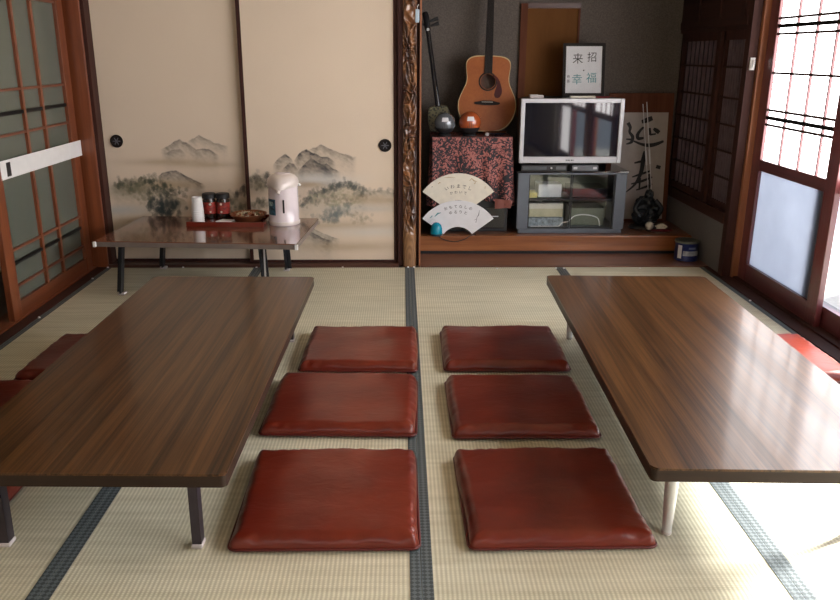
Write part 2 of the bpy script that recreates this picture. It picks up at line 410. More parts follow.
# alcove side wall: plaster base, sill beam, lattice windows, upper panels
struct(B(1.86, 1.95, 4.50, YB, 0, .30).build('wall_alcove_right', M['sideplaster']))
struct(B(1.845, 1.95, 4.50, YB, .30, .362).build('trim_2', M['darkrail']))
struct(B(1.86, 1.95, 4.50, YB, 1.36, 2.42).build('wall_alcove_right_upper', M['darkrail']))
def lattice(n, y0, y1):
    w = sempty('window_%d' % n, (1.89, (y0+y1)/2, .362), 'dark lattice window panel in the alcove side wall')
    h = (y1-y0)/2; z1 = .998
    f = MB()
    f.box(-.022, .022, -h, -h+.03, 0, z1); f.box(-.022, .022, h-.03, h, 0, z1); f.box(-.022, .022, -h, h, 0, .04); f.box(-.022, .022, -h, h, z1-.05, z1)
    f.build('frame', M['darkpost'], w)
    ns = 7
    for k in range(ns):
        y = -h+.03+(2*h-.06)*(k+1)/(ns+1)
        B(-.014, .004, y-.004, y+.004, .04, z1-.05).build('slat', M['slatw'], w)
    for z in (.18, .33, .48, .63, .80):
        B(-.017, .006, -h+.03, h-.03, z-.005, z+.005).build('crossbar', M['darkrail'], w)
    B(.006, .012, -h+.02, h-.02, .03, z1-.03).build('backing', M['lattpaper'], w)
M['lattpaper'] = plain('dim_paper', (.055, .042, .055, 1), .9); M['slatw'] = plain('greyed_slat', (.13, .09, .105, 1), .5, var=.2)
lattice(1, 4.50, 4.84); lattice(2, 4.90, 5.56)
struct(B(1.85, 1.93, 4.842, 4.898, .362, 1.36).build('trim_3', M['darkpost']))
tr = MB().box(1.848, 1.86, 4.50, 5.56, 1.385, 1.43); 
for k in range(3): tr.box(1.85, 1.86, 4.55+.35*k, 4.60+.35*k, 1.43, 1.75)
struct(tr.build('trim_4', M['darkrail']))
# right corner post (dark flank + bright face) 
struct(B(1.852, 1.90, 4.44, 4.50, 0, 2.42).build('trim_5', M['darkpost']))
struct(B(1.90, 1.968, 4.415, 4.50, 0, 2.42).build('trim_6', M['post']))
# sills
struct(MB().box(1.832, 1.905, -1.55, 4.44, -.05, .004).box(1.832, 1.8575, 4.4405, 4.664, -.05, .004).build('trim_7', M['darkrail']))
struct(B(1.951, 2.02, 4.501, 5.75, -.12, 2.42).build('leak_seal_wall', M['darkrail']))  # added outside the corner to seal a light leak
rs = MB()
rs.box(1.906, 2.02, -1.55, 4.41, -.05, .012)
struct(rs.build('trim_8', M['darkrail']))
struct(B(-1.80, -.02, 4.668, 4.80, -.05, .018).build('trim_9', M['darkrailx']))
struct(B(-1.845, -1.785, -1.55, 4.665, -.05, .002).build('trim_10', M['darkrail']))
struct(B(-1.96, -1.846, -1.55, 4.70, -.05, .008).build('trim_11', M['frameLH']))
# left corner post
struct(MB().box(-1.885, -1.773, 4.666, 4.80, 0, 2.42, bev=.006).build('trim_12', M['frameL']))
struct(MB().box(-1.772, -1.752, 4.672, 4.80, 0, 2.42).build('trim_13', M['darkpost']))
# left wall nearer than the opening, lintel, corridor
struct(B(-1.93, -1.85, -1.6, 1.85, -.05, 2.42).build('wall_left', M['wallm']))
struct(B(-1.93, -1.85, 1.86, 4.66, 1.80, 2.42).build('wall_left_upper', M['wallm']))
struct(B(-2.95, -2.87, -1.6, 5.6, -.05, 2.42).build('wall_corridor', M['corrwall']))
# alcove floor board, front beam, platform
struct(B(.115, 1.858, 4.665, 4.98, -.05, .006).build('trim_14', M['plank']))
struct(B(.06, 1.858, 4.985, 5.05, .022, PZ, bev=.004).build('trim_15', M['beam']))
struct(B(.06, 1.858, 4.992, 5.578, 0, .021).build('trim_16', M['black']))
struct(B(.06, 1.858, 5.051, 5.579, .05, PZ).build('trim_17', M['plank']))

# carved pillar ------------------------------------------------------
def pillar():
    s = sempty('trim_18', (.047, 4.70, 0), 'carved gnarled alcove pillar')
    bm = bmesh.new(); lay = bm.verts.layers.float_color.new('paint')
    nu, nv = 26, 520; z1 = 1.75; rows = []
    for j in range(nv+1):
        z = z1*j/nv; row = []
        for i in range(nu+1):
            a = PI*(i/nu)                     # front half circle
            x = -math.cos(a)*.040; y0 = -math.sin(a)**.7*.038
            p = Vector((x*26, math.sin(a)*.5, z*10))
            w = noise.noise_vector(p*.6)
            d, pt = noise.voronoi(p+w*1.1)
            cell = d[1]-d[0]
            n1 = noise.fractal(p*1.7, 1.0, 2.0, 4)
            up = min(1, max(0, (z-.20)/.08))
            hole = max(0, 1-cell*3.4)
            dep = up*(-.036*(1-hole)*min(1, d[0]*2.2)+.006*n1)
            k = math.sin(a)
            yy = y0-dep*k*-1 if False else y0+(-dep)*k
            v = bm.verts.new((x, yy, z))
            burl = noise.noise(Vector((x*40, 3.3, z*7)))*.5+.5
            g = .5+.5*math.sin(18*math.sqrt((x*30)**2+((z-.02)*6)**2)+2*n1)
            lo = Vector((.085, .030, .015)); hi = Vector((.36, .17, .062))
            c = lo.lerp(hi, burl*.9)*(1-up)+lo.lerp(hi, .35+.35*g)*(1-up)*0
            if up < 1:
                cl = Vector((.20, .095, .042)).lerp(Vector((.30, .15, .068)), g)
            else: cl = c
            base = Vector((.050, .018, .012)).lerp(Vector((.30, .13, .05)), max(0, min(1, burl*1.7-.45)))
            col = base*up+Vector((.19, .09, .04)).lerp(Vector((.30, .155, .07)), g)*(1-up)
            v[lay] = (col.x, col.y, col.z, 1)
            row.append(v)
        rows.append(row)
    for r0, r1 in zip(rows, rows[1:]):
        for i in range(nu): bm.faces.new((r0[i], r0[i+1], r1[i+1], r1[i]))
    bk0 = [bm.verts.new((x, .05, z)) for x, z in ((-.04, 0), (.04, 0), (.04, z1), (-.04, z1))]
    bm.faces.new(bk0)
    me = bpy.data.meshes.new('carved_pillar'); bm.to_mesh(me); bm.free()
    me.polygons.foreach_set('use_smooth', [True]*len(me.polygons))
    o = bpy.data.objects.new('carved_pillar', me); C.objects.link(o); o.parent = s
    me.materials.append(vcol_mat('gnarled_wood', .3, False, .5, .6))
    B(-.068, -.041, -.005, .09, 0, 1.75).build('jamb', M['darkpost'], s)
    B(-.041, .056, .004, .09, 0, 1.75).build('core', M['darkpost'], s)
    B(.0565, .066, -.022, .09, 0, 1.75).build('edge_strip', M['post'], s)
pillar()
bs = thing('cloth_tag', 'pale blue tag hung on the upper carved pillar', 'tag', (.089, 4.6755, 1.40))
B(-.012, .010, -.004, .002, 0, .07, bev=.003).build('strip', M['lilac'], bs)
MB().tube([(0, -.001, .068), (0, -.002, .085), (.006, .0, .095)], .0015, 6).build('loop', M['whitepl'], bs)

# ------------------------------------------------------------------ fusuma painting
def vnoise(x, y, seed=0):
    xi = np.floor(x).astype(int); yi = np.floor(y).astype(int); fx = x-xi; fy = y-yi
    fx = fx*fx*(3-2*fx); fy = fy*fy*(3-2*fy)
    def h(a, b):
        n = (a*374761393+b*668265263+seed*974711) & 0x7fffffff
        n = ((n ^ (n >> 13))*1274126177) & 0x7fffffff
        return ((n ^ (n >> 16)) & 0xffff)/65535.0
    return (h(xi, yi)*(1-fx)+h(xi+1, yi)*fx)*(1-fy)+(h(xi, yi+1)*(1-fx)+h(xi+1, yi+1)*fx)*fy
def fbm(x, y, seed=0, o=4):
    s = 0; a = .5; f = 1
    for k in range(o): s = s+a*vnoise(x*f, y*f, seed+k); a *= .5; f *= 2.03
    return s/(1-.5**o)
def wp(px, py): p = on(px, py, 1, YF-.01); return p.x, p.z
def paint(X, Z, side):
    base = np.stack([np.full_like(X, c) for c in (.70, .585, .465)], -1)
    n0 = fbm(X*2.5, Z*2.5, 3)
    base *= (.95+.1*n0)[..., None]
    def over(col, a):
        nonlocal base
        a = np.clip(a, 0, 1)[..., None]; base = base*(1-a)+np.array(col)*a
    def wash(px, py, w, h, col, a):
        x, z = wp(px, py); over(col, 1.35*a*np.exp(-((X-x)/(w*.0061))**2-((Z-z)/(h*.0061))**2)*(.6+.8*fbm(X*6, Z*25, 11)))
    def ridge(pts, fade, a, col, rough=.006, seed=0, sharp=.004):
        P = np.array([wp(*p) for p in pts]); zr = np.interp(X, P[:, 0], P[:, 1])
        zr = zr+(fbm(X*38, X*0+seed, seed)-.5)*2*rough
        d = zr-Z; ends = np.clip((X-P[0, 0])/.03, 0, 1)*np.clip((P[-1, 0]-X)/.03, 0, 1)
        tex = .25+1.3*fbm(X*60+Z*40, Z*70, seed+5)
        m = np.clip(d/sharp, 0, 1)*np.exp(-np.maximum(d, 0)/(fade*1.15*.0061))*ends
        over(col, a*1.2*m*tex)
    def trees(pts, a, col, n=1, seed=0, rad=3.2, spread=4, tall=1.25):
        rg = np.random.RandomState(seed); n = int(n*3); rad *= .8; spread *= 1.15; a *= .72
        for (px, py) in pts:
            for k in range(n):
                x, z = wp(px+rg.normal()*spread, py+rg.normal()*spread*.6); r = rad*.0061*(.55+.8*rg.rand())
                q = np.sqrt(((X-x)/r)**2+((Z-z)/(r*tall))**2)+(fbm(X*170, Z*170, seed+k)-.5)*1.1
                over(col, a*(.45+.6*rg.rand())*np.clip((1-q)*2.2, 0, 1))
    INK = (.06, .06, .062); GRN = (.05, .06, .042); BRN = (.33, .23, .12); OL = (.16, .15, .09); MIST = (.60, .60, .58); BL = (.42, .45, .46)
    if side == 'L':
        ridge([(185, 142), (191, 139), (197, 135), (204, 139), (212, 143), (227, 147)], 5, .55, INK, seed=1)
        ridge([(158, 150), (166, 146), (172, 142), (178, 140), (187, 145), (194, 150), (204, 149), (211, 152), (218, 157)], 7, .6, INK, seed=2)
        ridge([(162, 155), (170, 150), (178, 149), (184, 154)], 5, .5, INK, seed=3)
        wash(165, 163, 38, 3.5, BRN, .45); wash(205, 166, 30, 3, BRN, .3)
        ridge([(154, 178), (160, 174), (168, 171), (174, 171), (184, 177), (193, 181), (204, 186)], 9, .75, INK, seed=4, rough=.005)
        wash(170, 186, 40, 5, BRN, .5); wash(125, 192, 25, 6, OL, .45)
        ridge([(108, 187), (118, 183), (128, 185), (145, 180), (158, 188), (172, 196), (186, 203)], 12, .55, OL, seed=6, rough=.008)
        wash(120, 212, 26, 5, BL, .55); wash(150, 224, 60, 6, BRN, .35); wash(210, 205, 30, 12, BRN, .22)
        trees([(118, 184), (130, 185), (140, 184), (146, 181), (152, 183), (160, 187), (168, 191), (175, 194), (150, 192), (160, 196)], .75, GRN, 5, 21, 2.6, 4)
        trees([(152, 203), (157, 208), (163, 205), (166, 212), (172, 208), (160, 213)], .85, (.028, .042, .045), 5, 22, 3.4, 4, 1.5)
        trees([(128, 190), (138, 194), (146, 199), (135, 187)], .5, OL, 4, 23, 3, 5)
        trees([(230, 200), (237, 195), (242, 190), (246, 193)], .6, INK, 4, 24, 2.6, 3)
        trees([(238, 210), (245, 207), (232, 214)], .6, GRN, 5, 25, 3.0, 4)
        wash(235, 205, 14, 8, OL, .35)
        wash(170, 248, 60, 6, (.40, .31, .20), .3)
    else:
        ridge([(308, 150), (315, 147), (321, 144), (330, 149), (340, 153), (357, 157)], 8, .55, INK, seed=31)
        ridge([(272, 165), (279, 157), (285, 154), (291, 158), (294, 163)], 9, .75, INK, seed=32)
        ridge([(293, 161), (299, 153), (306, 149), (313, 153), (322, 157), (328, 157), (336, 163)], 13, .8, INK, seed=33)
        ridge([(281, 170), (289, 163), (294, 164), (299, 172)], 8, .75, INK, seed=34)
        ridge([(297, 172), (304, 164), (311, 158), (319, 163), (327, 168), (333, 172)], 13, .8, INK, seed=35)
        ridge([(318, 166), (326, 163), (333, 169), (341, 172)], 8, .7, INK, seed=36)
        wash(315, 180, 40, 6, MIST, .5); wash(308, 185, 14, 3, BRN, .5)
        trees([(253, 182), (259, 179), (265, 177), (262, 186)], .6, INK, 5, 41, 3.0, 4)
        wash(258, 186, 14, 8, OL, .4)
        trees([(256, 205), (262, 202), (254, 212)], .55, GRN, 5, 42, 3.0, 4)
        ridge([(300, 206), (308, 197), (318, 191), (332, 187), (342, 184), (352, 185), (360, 190), (368, 197)], 16, .35, OL, seed=37, rough=.008)
        trees([(304, 203), (310, 199), (317, 193), (324, 191), (331, 189), (338, 186), (344, 184), (350, 185), (356, 188), (362, 194)], .7, (.07, .085, .08), 5, 43, 2.5, 3)
        trees([(316, 200), (324, 198), (332, 197), (340, 197), (348, 197), (354, 200), (336, 204), (344, 205), (328, 206)], .6, (.30, .29, .20), 5, 44, 2.6, 4, .9)
        trees([(318, 203), (328, 201), (338, 200), (346, 201), (334, 208), (350, 204)], .4, INK, 4, 45, 1.8, 4)
        ridge([(352, 193), (362, 189), (372, 191), (382, 190), (390, 192), (399, 193)], 7, .5, (.16, .17, .15), seed=38, rough=.007)
        trees([(366, 190), (374, 191), (381, 190), (388, 191), (395, 193)], .4, (.13, .14, .13), 3, 46, 2.0, 2)
        wash(375, 200, 28, 5, BRN, .4); wash(362, 209, 40, 4, BL, .35)
        trees([(322, 219), (328, 216), (334, 215), (340, 214), (346, 210), (333, 219)], .6, (.15, .18, .18), 5, 47, 2.8, 4)
        trees([(352, 217), (358, 219), (365, 218)], .4, (.22, .20, .14), 4, 48, 2.4, 4)
        wash(345, 226, 50, 4, BRN, .35); wash(370, 232, 40, 5, MIST, .4)
        ridge([(296, 238), (301, 231), (306, 228), (313, 233), (322, 238), (333, 241)], 7, .85, INK, seed=39, rough=.003)
        ridge([(304, 229), (310, 226), (318, 231), (328, 236), (340, 239)], 6, .6, (.12, .13, .12), seed=40)
        wash(350, 247, 60, 5, BRN, .35)
    return base
paintmat = vcol_mat('painted_paper', .8)
def fusuma(n, x0, x1, y, side, pull, label):
    d = sempty('door_%d' % n, ((x0+x1)/2, y, .019), label)
    w = (x1-x0)/2; fr = .022; h = 1.76
    f = MB()
    f.box(-w, -w+fr, -.004, .022, 0, h); f.box(w-fr, w, -.004, .022, 0, h); f.box(-w+fr, w-fr, -.004, .022, 0, .014); f.box(-w+fr, w-fr, -.004, .022, h-.03, h)
    f.build('frame', M['darkpost'], d)
    xs = np.linspace(x0+fr, x1-fr, int((x1-x0)/.0034)); zs = np.concatenate([np.arange(.030, .85, .0034), np.linspace(.86, 1.75, 30)])
    Xg, Zg = np.meshgrid(xs, zs); col = paint(Xg, Zg, side)
    nx, nz = len(xs), len(zs)
    co_ = np.zeros((nz*nx, 3)); co_[:, 0] = Xg.ravel()-(x0+x1)/2; co_[:, 2] = Zg.ravel()-.019
    idx = np.arange(nz*nx).reshape(nz, nx)
    fa = np.stack([idx[:-1, :-1], idx[:-1, 1:], idx[1:, 1:], idx[1:, :-1]], -1).reshape(-1, 4)
    me = bpy.data.meshes.new('painted_panel'); me.from_pydata(co_.tolist(), [], fa.tolist())
    ca = me.color_attributes.new('paint', 'FLOAT_COLOR', 'POINT')
    ca.data.foreach_set('color', np.concatenate([col.reshape(-1, 3), np.ones((nz*nx, 1))], 1).astype(np.float32).ravel())
    o = bpy.data.objects.new('painted_panel', me); C.objects.link(o); o.parent = d; me.materials.append(paintmat)
    B(-w+fr, w-fr, .003, .018, .0145, h-.03).build('panel_core', M['wallm'], d)
    px_, pz_ = pull
    mt = Matrix.Rotation(PI/2, 4, 'X')
    p = MB(); p.lathe([(.0, .001), (.026, .001), (.029, .006), (.036, .006), (.038, 0)], n=28)
    bmesh.ops.transform(p.bm, matrix=Matrix.Translation((px_-(x0+x1)/2, -.001, pz_-.019))@mt, verts=p.bm.verts)
    po = p.build('door_pull', M['ebony'], d, True)
    q = MB()
    for k in range(6):
        a = k*PI/3
        q.tube([(px_-(x0+x1)/2, -.004, pz_-.019), (px_-(x0+x1)/2+.022*math.cos(a), -.004, pz_-.019+.022*math.sin(a))], .003, 6)
    q.build('pull_ornament', M['greyink'], po)
fusuma(1, -1.776, -.895, YF+.035, 'L', (-1.677, .744), 'left painted sliding door')
fusuma(2, -.925, -.024, YF, 'R', (-.097, .722), 'right painted sliding door')

# ------------------------------------------------------------------ left lattice glass doors
def left_door(n, y0, y1, xf, mulls, strip, label):
    d = sempty('door_%d' % n, (xf, (y0+y1)/2, .009), label); h = (y1-y0)/2; yc = (y0+y1)/2; Hh = 1.78
    for a, b in ((-h, -h+.085), (h-.085, h)):
        B(-.03, 0, a, b, 0, Hh, bev=.003).build('stile', M['frameL'], d)
    B(-.03, -.002, -h+.085, h-.085, 0, .078).build('bottom_rail', M['frameLH'], d)
    B(-.03, -.002, -h+.085, h-.085, Hh-.06, Hh).build('top_rail', M['frameLH'], d)
    B(-.024, -.020, -h+.08, h-.08, .07, Hh-.05).build('glass_pane', M['frost'], d)
    for y in mulls:
        B(-.0195, -.006, y-yc-.012, y-yc+.012, .078, Hh-.06).build('mullion', M['frameL'], d)
    for z, m, t in ((1.073, 'barred', .006), (.965, 'barblack', .009), (.868, 'barred', .006), (.335, 'barred', .006), (.270, 'barblack', .008), (.158, 'barred', .006), (1.5, 'barred', .006), (1.6, 'barblack', .009)):
        B(-.0195, -.008, -h+.085, h-.085, z-.009-t, z-.009+t).build('glazing_bar', M[m], d)
    if strip:
        s = B(.0005, .003, 3.69-yc, 4.655-yc, .665, .752).build('white_strip', M['whitepl'], d); s['label'] = 'white strip across the glass'
        b = B(.0031, .0042, 3.745-yc, 3.785-yc, .675, .74).build('black_mark', M['black'], s)
    return d
left_door(3, 3.616, 4.63, -1.852, (4.035, 4.25), True, 'nearer lattice glass sliding door on the left')
left_door(4, 3.70, 4.64, -1.892, (3.86, 4.12, 4.16, 4.40), False, 'rear lattice glass sliding door on the left')
# corridor cupboard glimpsed past the door
cb = thing('low_cupboard', 'pale low cupboard glimpsed in the corridor past the left door', 'cupboard', (-2.66, 4.45, -.05))
B(-.19, .19, -.6, .6, 0, .42).build('body', M['cream'], cb); B(-.2, .2, -.61, .61, .421, .45).build('top', M['beige'], cb)

# ------------------------------------------------------------------ right sliding doors
def right_door(n, y0, y1, xf, verts_, low, label, up='paperbright'):
    d = sempty('door_%d' % n, (xf, (y0+y1)/2, .0125), label); h = (y1-y0)/2; yc = (y0+y1)/2; Hh = 1.79; s = .095
    z0 = -.0125
    B(0, .03, -h, -h+s, 0, Hh, bev=.003).build('stile', M['frameR'], d); B(0, .03, h-s, h, 0, Hh, bev=.003).build('stile', M['frameR'], d)
    B(.002, .03, -h+s, h-s, 0, .11+z0).build('bottom_rail', M['frameRH'], d)
    B(.002, .03, -h+s, h-s, .632+z0, .69+z0).build('middle_rail', M['frameRH'], d)
    B(.002, .03, -h+s, h-s, 1.72, Hh).build('top_rail', M['frameRH'], d)
    g = B(.018, .022, -h+s, h-s, .11+z0, .632+z0).build('lower_pane', M[low], d)
    B(.018, .021, -h+s, h-s, .69+z0, 1.72).build('paper_pane', M[up], d)
    for y in verts_: B(.006, .0175, y-yc-.0055, y-yc+.0055, .69+z0, 1.72).build('vertical_bar', M['frameR'], d)
    for z, t in ((1.408, .0055), (1.370, .009), (1.331, .0055), (1.139, .0055), (.951, .0055), (.911, .009), (.875, .0055), (1.60, .0055)):
        B(.004, .0175, -h+s, h-s, z-t+z0, z+t+z0).build('horizontal_bar', M['barblack'] if t > .007 else M['darkrail'], d)
right_door(5, 3.52, 4.405, 1.928, (4.107, 3.91, 3.725), 'lowpane', 'lattice sliding door with frosted lower pane beside the alcove post', 'paper')
right_door(6, 2.74, 3.70, 1.960, (3.38, 3.19, 3.01), 'brightpane', 'second lattice sliding door')
right_door(7, 1.90, 2.80, 1.928, (2.60, 2.42, 2.24), 'brightpane', 'third lattice sliding door')
struct(B(1.905, 2.0, 1.72, 1.895, 0.013, 2.42).build('trim_19', M['post']))
right_door(8, .86, 1.715, 1.928, (1.55, 1.37, 1.19), 'brightpane', 'fourth lattice sliding door')
right_door(9, 0.05, .92, 1.962, (.72, .54, .36), 'softpane', 'fifth lattice sliding door')
struct(B(1.905, 2.0, -1.6, .04, .013, 2.42).build('wall_right', M['wallm']))
struct(B(1.905, 2.0, .045, 4.41, 1.81, 2.42).build('wall_right_upper', M['wallm']))

# hook on the dark post
hk = thing('wall_hook', 'white plastic hook fixed on the dark post beside the right sliding door', 'hook', (1.876, 4.438, 1.15))
B(-.014, .014, -.008, 0, .0, .065, bev=.003).build('back_plate', M['whitepl'], hk)
MB().tube(catmull([(0, -.006, .05), (0, -.02, .045), (-.004, -.028, .025), (-.008, -.024, .006), (-.01, -.03, .012)], 6), .005, 8).build('hook_arm', M['whitepl'], hk, True)

# window band in the wall behind the viewer
wf = sempty('window_3', (0, -1.59, .75), 'window behind the viewer')
f = MB()
for x in (-1.3, -.65, 0, .65, 1.3): f.box(x-.03, x+.03, .0, .03, 0, 1.2)
f.box(-1.27, 1.27, .001, .029, 0, .05); f.box(-1.27, 1.27, .001, .029, 1.15, 1.2); f.build('frame', M['frameR'], wf)
for k in range(4): B(-1.3+.65*k+.03, -.65+.65*k-.03, .005, .010, .05, 1.15).build('pane', M['rearpane'], wf)
# outside the right doors: paving, and an added wall shading the frosted pane
struct(B(3.2, 3.3, 4.05, 5.15, -.24, 2.3).build('shade_wall', M['darkpost']))  # unseen wall, added to block the sun from the frosted door
struct(B(2.05, 6.0, -3, 7, -.30, -.25).build('trim_21', plain('pale_paving', (.45, .45, .43, 1), .9)), 'pale paving outside the right doors')
# ================================================================== TATAMI MATS
XS = [-1.783, -.866, .048, .957, 1.830]; YS = [4.662, 2.84, 1.02]
colname = ['beside the left glass doors', 'left of the middle seam', 'right of the middle seam', 'beside the right sliding doors']
for j in range(2):
    for i in range(4):
        x0, x1, y1, y0 = XS[i]+.0005, XS[i+1]-.0005, YS[j]-.0005, YS[j+1]+.0005
        lb = 'straw tatami mat %s, %s' % (colname[i], ('back row, reaching the painted doors' if i < 2 else 'back row, reaching the alcove') if j == 0 else 'front row nearest the viewer')
        t = thing('tatami_mat', lb, 'tatami mat', ((x0+x1)/2, (y0+y1)/2, -.05), 0, 'tatami mats')
        w = (x1-x0)/2; h = (y1-y0)/2
        B(-w, w, -h, h, 0, .0488).build('mat_body', M['tatami'], t)
        for s in (-1, 1):
            a, b = (-w, -w+.028) if s < 0 else (w-.028, w)
            B(a, b, -h, h, .0489, .05).build('border', M['heri'], t)
# pins
pins = [(185, 266, 'left of the back table legs'), (258, 265.5, 'left one of the pair at the seam under the back table'), (264, 265.5, 'right one of the pair at the seam under the back table'),
 (343, 266.5, 'below the right painted door'), (408, 267, 'left one of the pair at the carved pillar foot'), (414, 267, 'right one of the pair at the carved pillar foot'),
 (497, 269, 'at the alcove edge left of the right table'), (556, 268.5, 'left one of the pair at the alcove seam'), (564, 268.5, 'right one of the pair at the alcove seam'), (640, 268.5, 'at the alcove edge behind the right table'),
 (35, 318, 'nearest along the left glass door'), (90, 279, 'along the left glass door by its far stile'), (109, 266, 'in the left corner by the post'), (756, 301, 'along the right door sill')]
pin0 = None
for px, py, where in pins:
    p = on(px, py, 2, .0)
    p.y = min(p.y, 4.655); p.x = max(-1.775, min(1.82, p.x))
    if pin0 is None:
        pin0 = thing('tatami_pin', '', 'pin', p, 0, 'white tatami pins')
        MB().lathe([(0, .007), (.003, .0068), (.0058, .005), (.0062, .002), (.006, .0003), (0, .0003)], n=14).build('head', M['whitepl'], pin0, True)
        c = pin0
    else: c = tree_copy(pin0); c.location = p
    c['label'] = 'small white tatami pin ' + where

# ================================================================== LOW TABLES
def rrect(w, d, r, n=6):
    out = []
    for cx, cy, a0 in ((w-r, d-r, 0), (-w+r, d-r, PI/2), (-w+r, -d+r, PI), (w-r, -d+r, 1.5*PI)):
        for k in range(n+1):
            a = a0+PI/2*k/n; out.append((cx+r*math.cos(a), cy+r*math.sin(a)))
    return out
def slab(pts, z0, z1, bev=.004):
    m = MB(); a = [m.bm.verts.new((x, y, z0)) for x, y in pts]; b = [m.bm.verts.new((x, y, z1)) for x, y in pts]; n = len(pts)
    m.bm.faces.new(a[::-1]); top = m.bm.faces.new(b)
    for k in range(n): m.bm.faces.new((a[k], a[(k+1) % n], b[(k+1) % n], b[k]))
    if bev: bmesh.ops.bevel(m.bm, geom=list(top.edges), offset=bev, segments=2, affect='EDGES')
    return m
ZT = .288
def low_table(label, cx, cy, rot, w, d, legs, kind):
    t = thing('low_table', label, 'table', (cx, cy, 0), rot, 'long low tables')
    slab(rrect(w/2, d/2, .016), ZT-.006, ZT, .003).build('tabletop', M['table'], t, True)
    slab(rrect(w/2-.0008, d/2-.0008, .0155), ZT-.036, ZT-.0062, 0).build('edge_band', M['band'], t, True)
    B(-w/2+.09, w/2-.09, -d/2+.1, d/2-.1, ZT-.052, ZT-.0363).build('underframe', M['black'], t)
    for (lx, ly) in legs:
        sx = -1 if lx < 0 else 1; sy = -1 if ly < 0 else 1
        if kind == 'dark':
            top = Vector((lx, ly-sy*.002, ZT-.0365)); bot = Vector((lx, ly, .012))
            l = MB(); l.bar(bot, top, .024, .006); l.bar(bot+Vector((.009, .014, 0)), top+Vector((.009, .014, 0)), .006, .032)
            lg = l.build('leg', M['darksteel'], t)
            B(lx-.015, lx+.015, ly-.006, ly+.032, .0005, .013, bev=.003).build('foot_cap', M['cap'], lg)
        else:
            l = MB().tube([(lx, ly, .010), (lx, ly, .10), (lx-sx*.004, ly-sy*.012, ZT-.0365)], .02, 16, radii=[.0125, .016, .021])
            lg = l.build('leg', M['chrome'], t, True)
            MB().lathe([(0, .0005), (.012, .0005), (.0135, .004), (.0125, .010), (0, .010)], (lx, ly, 0), 16).build('foot_cap', M['cap'], lg, True)
    return t
low_table('long brown low table on dark legs, left of the cushions', -.760, 2.548, math.radians(-.9), .715, 1.74,
          [(.236, -.745), (-.270, -.745), (.250, .81), (-.250, .81)], 'dark')
low_table('long brown low table on pale metal legs, beside the right sliding doors', .972, 2.555, math.radians(-1.6), .70, 1.735,
          [(-.24, -.70), (.24, -.70), (-.237, .83), (.237, .83)], 'pale')

# ================================================================== CUSHIONS
def cushion_mesh(seed):
    rg = random.Random(seed); bm = bmesh.new(); n = 44; W = .243; vs = {}
    for side in (0, 1):
        for i in range(n+1):
            for j in range(n+1):
                if side and (i in (0, n) or j in (0, n)): vs[(1, i, j)] = vs[(0, i, j)]; continue
                u = -1+2*i/n; v = -1+2*j/n
                def sp(a): return math.copysign(1-(1-abs(a))**2.0, a)
                su, sv = sp(u), sp(v)
                rr = .075                           # rounded plan corners
                x, y = su, sv
                ax, ay = max(0, abs(x)-(1-rr)), max(0, abs(y)-(1-rr))
                if ax > 0 and ay > 0:
                    q = max(ax, ay)/math.hypot(ax, ay); x = math.copysign((1-rr)+ax*q, x); y = math.copysign((1-rr)+ay*q, y)
                e = max(abs(x), abs(y)); edge = min(1-abs(su), 1-abs(sv))
                f = min(1, edge/.125); hgt = math.sqrt(max(0, 1-(1-f)**2))
                per = (math.atan2(y, x))*1.0
                ruf = math.sin(per*34+3*math.sin(per*9+seed))*.005*(1-f)*min(1, 4*f)
                X = x*W*(1+.012*math.sin(3*y+seed)); Y = y*W
                sag = noise.noise(Vector((x*1.6+seed*3, y*1.6, seed)))*.005*f
                Z = (.012+.036*hgt+sag+ruf+.004*(1-x*x)*(1-y*y)) if side == 0 else .0015+.010*(1-hgt)
                if side == 0 and f <= 0.0: Z = .012
                vs[(side, i, j)] = bm.verts.new((X, Y, Z))
        for i in range(n):
            for j in range(n):
                q = [vs[(side, i, j)], vs[(side, i+1, j)], vs[(side, i+1, j+1)], vs[(side, i, j+1)]]
                bm.faces.new(q if side == 0 else q[::-1])
    me = bpy.data.meshes.new('cover'); bm.to_mesh(me); bm.free()
    me.polygons.foreach_set('use_smooth', [True]*len(me.polygons)); me.materials.append(M['vinyl'])
    return me
cm = [cushion_mesh(k) for k in range(3)]
def welt_mesh():
    pts = [(x, y, .011) for x, y in rrect(.2435, .2435, .02, 5)]; m = MB(); pts.append(pts[0])
    m.tube(pts, .0042, 6, caps=False); bmesh.ops.remove_doubles(m.bm, verts=m.bm.verts, dist=.0004)
    me = bpy.data.meshes.new('welt'); m.bm.to_mesh(me); m.bm.free(); me.polygons.foreach_set('use_smooth', [True]*len(me.polygons))
    me.materials.append(plain('dark_red_piping', (.09, .008, .006, 1), .35)); return me
wm = welt_mesh()
cus = [(-.205, 2.026, 0.5, 1.02, 'left row of floor cushions, nearest the viewer', 'left row'),
 (-.212, 2.660, -1.5, 1.09, 'left row of floor cushions, middle one', 'left row'),
 (-.175, 3.222, -1.0, .99, 'left row of floor cushions, farthest from the viewer', 'left row'),
 (.415, 2.030, 1.0, 1.01, 'right row of floor cushions, nearest the viewer', 'right row'),
 (.418, 2.640, 0.2, 1.02, 'right row of floor cushions, middle one', 'right row'),
 (.430, 3.225, -0.6, 1.05, 'right row of floor cushions, farthest from the viewer', 'right row'),
 (-1.275, 3.122, -2, 1.0, 'by the left glass doors, the far one beyond the left table', 'by the left doors'),
 (-1.310, 2.600, 1, 1.0, 'at the left picture edge, behind the left table', 'by the left doors'),
 (-1.372, 2.10, 0, 1.0, 'glimpsed under the left table, behind its left leg', 'by the left doors'),
 (1.535, 3.105, 1, 1.0, 'in bright light between the right table and the sliding doors', 'by the right doors')]
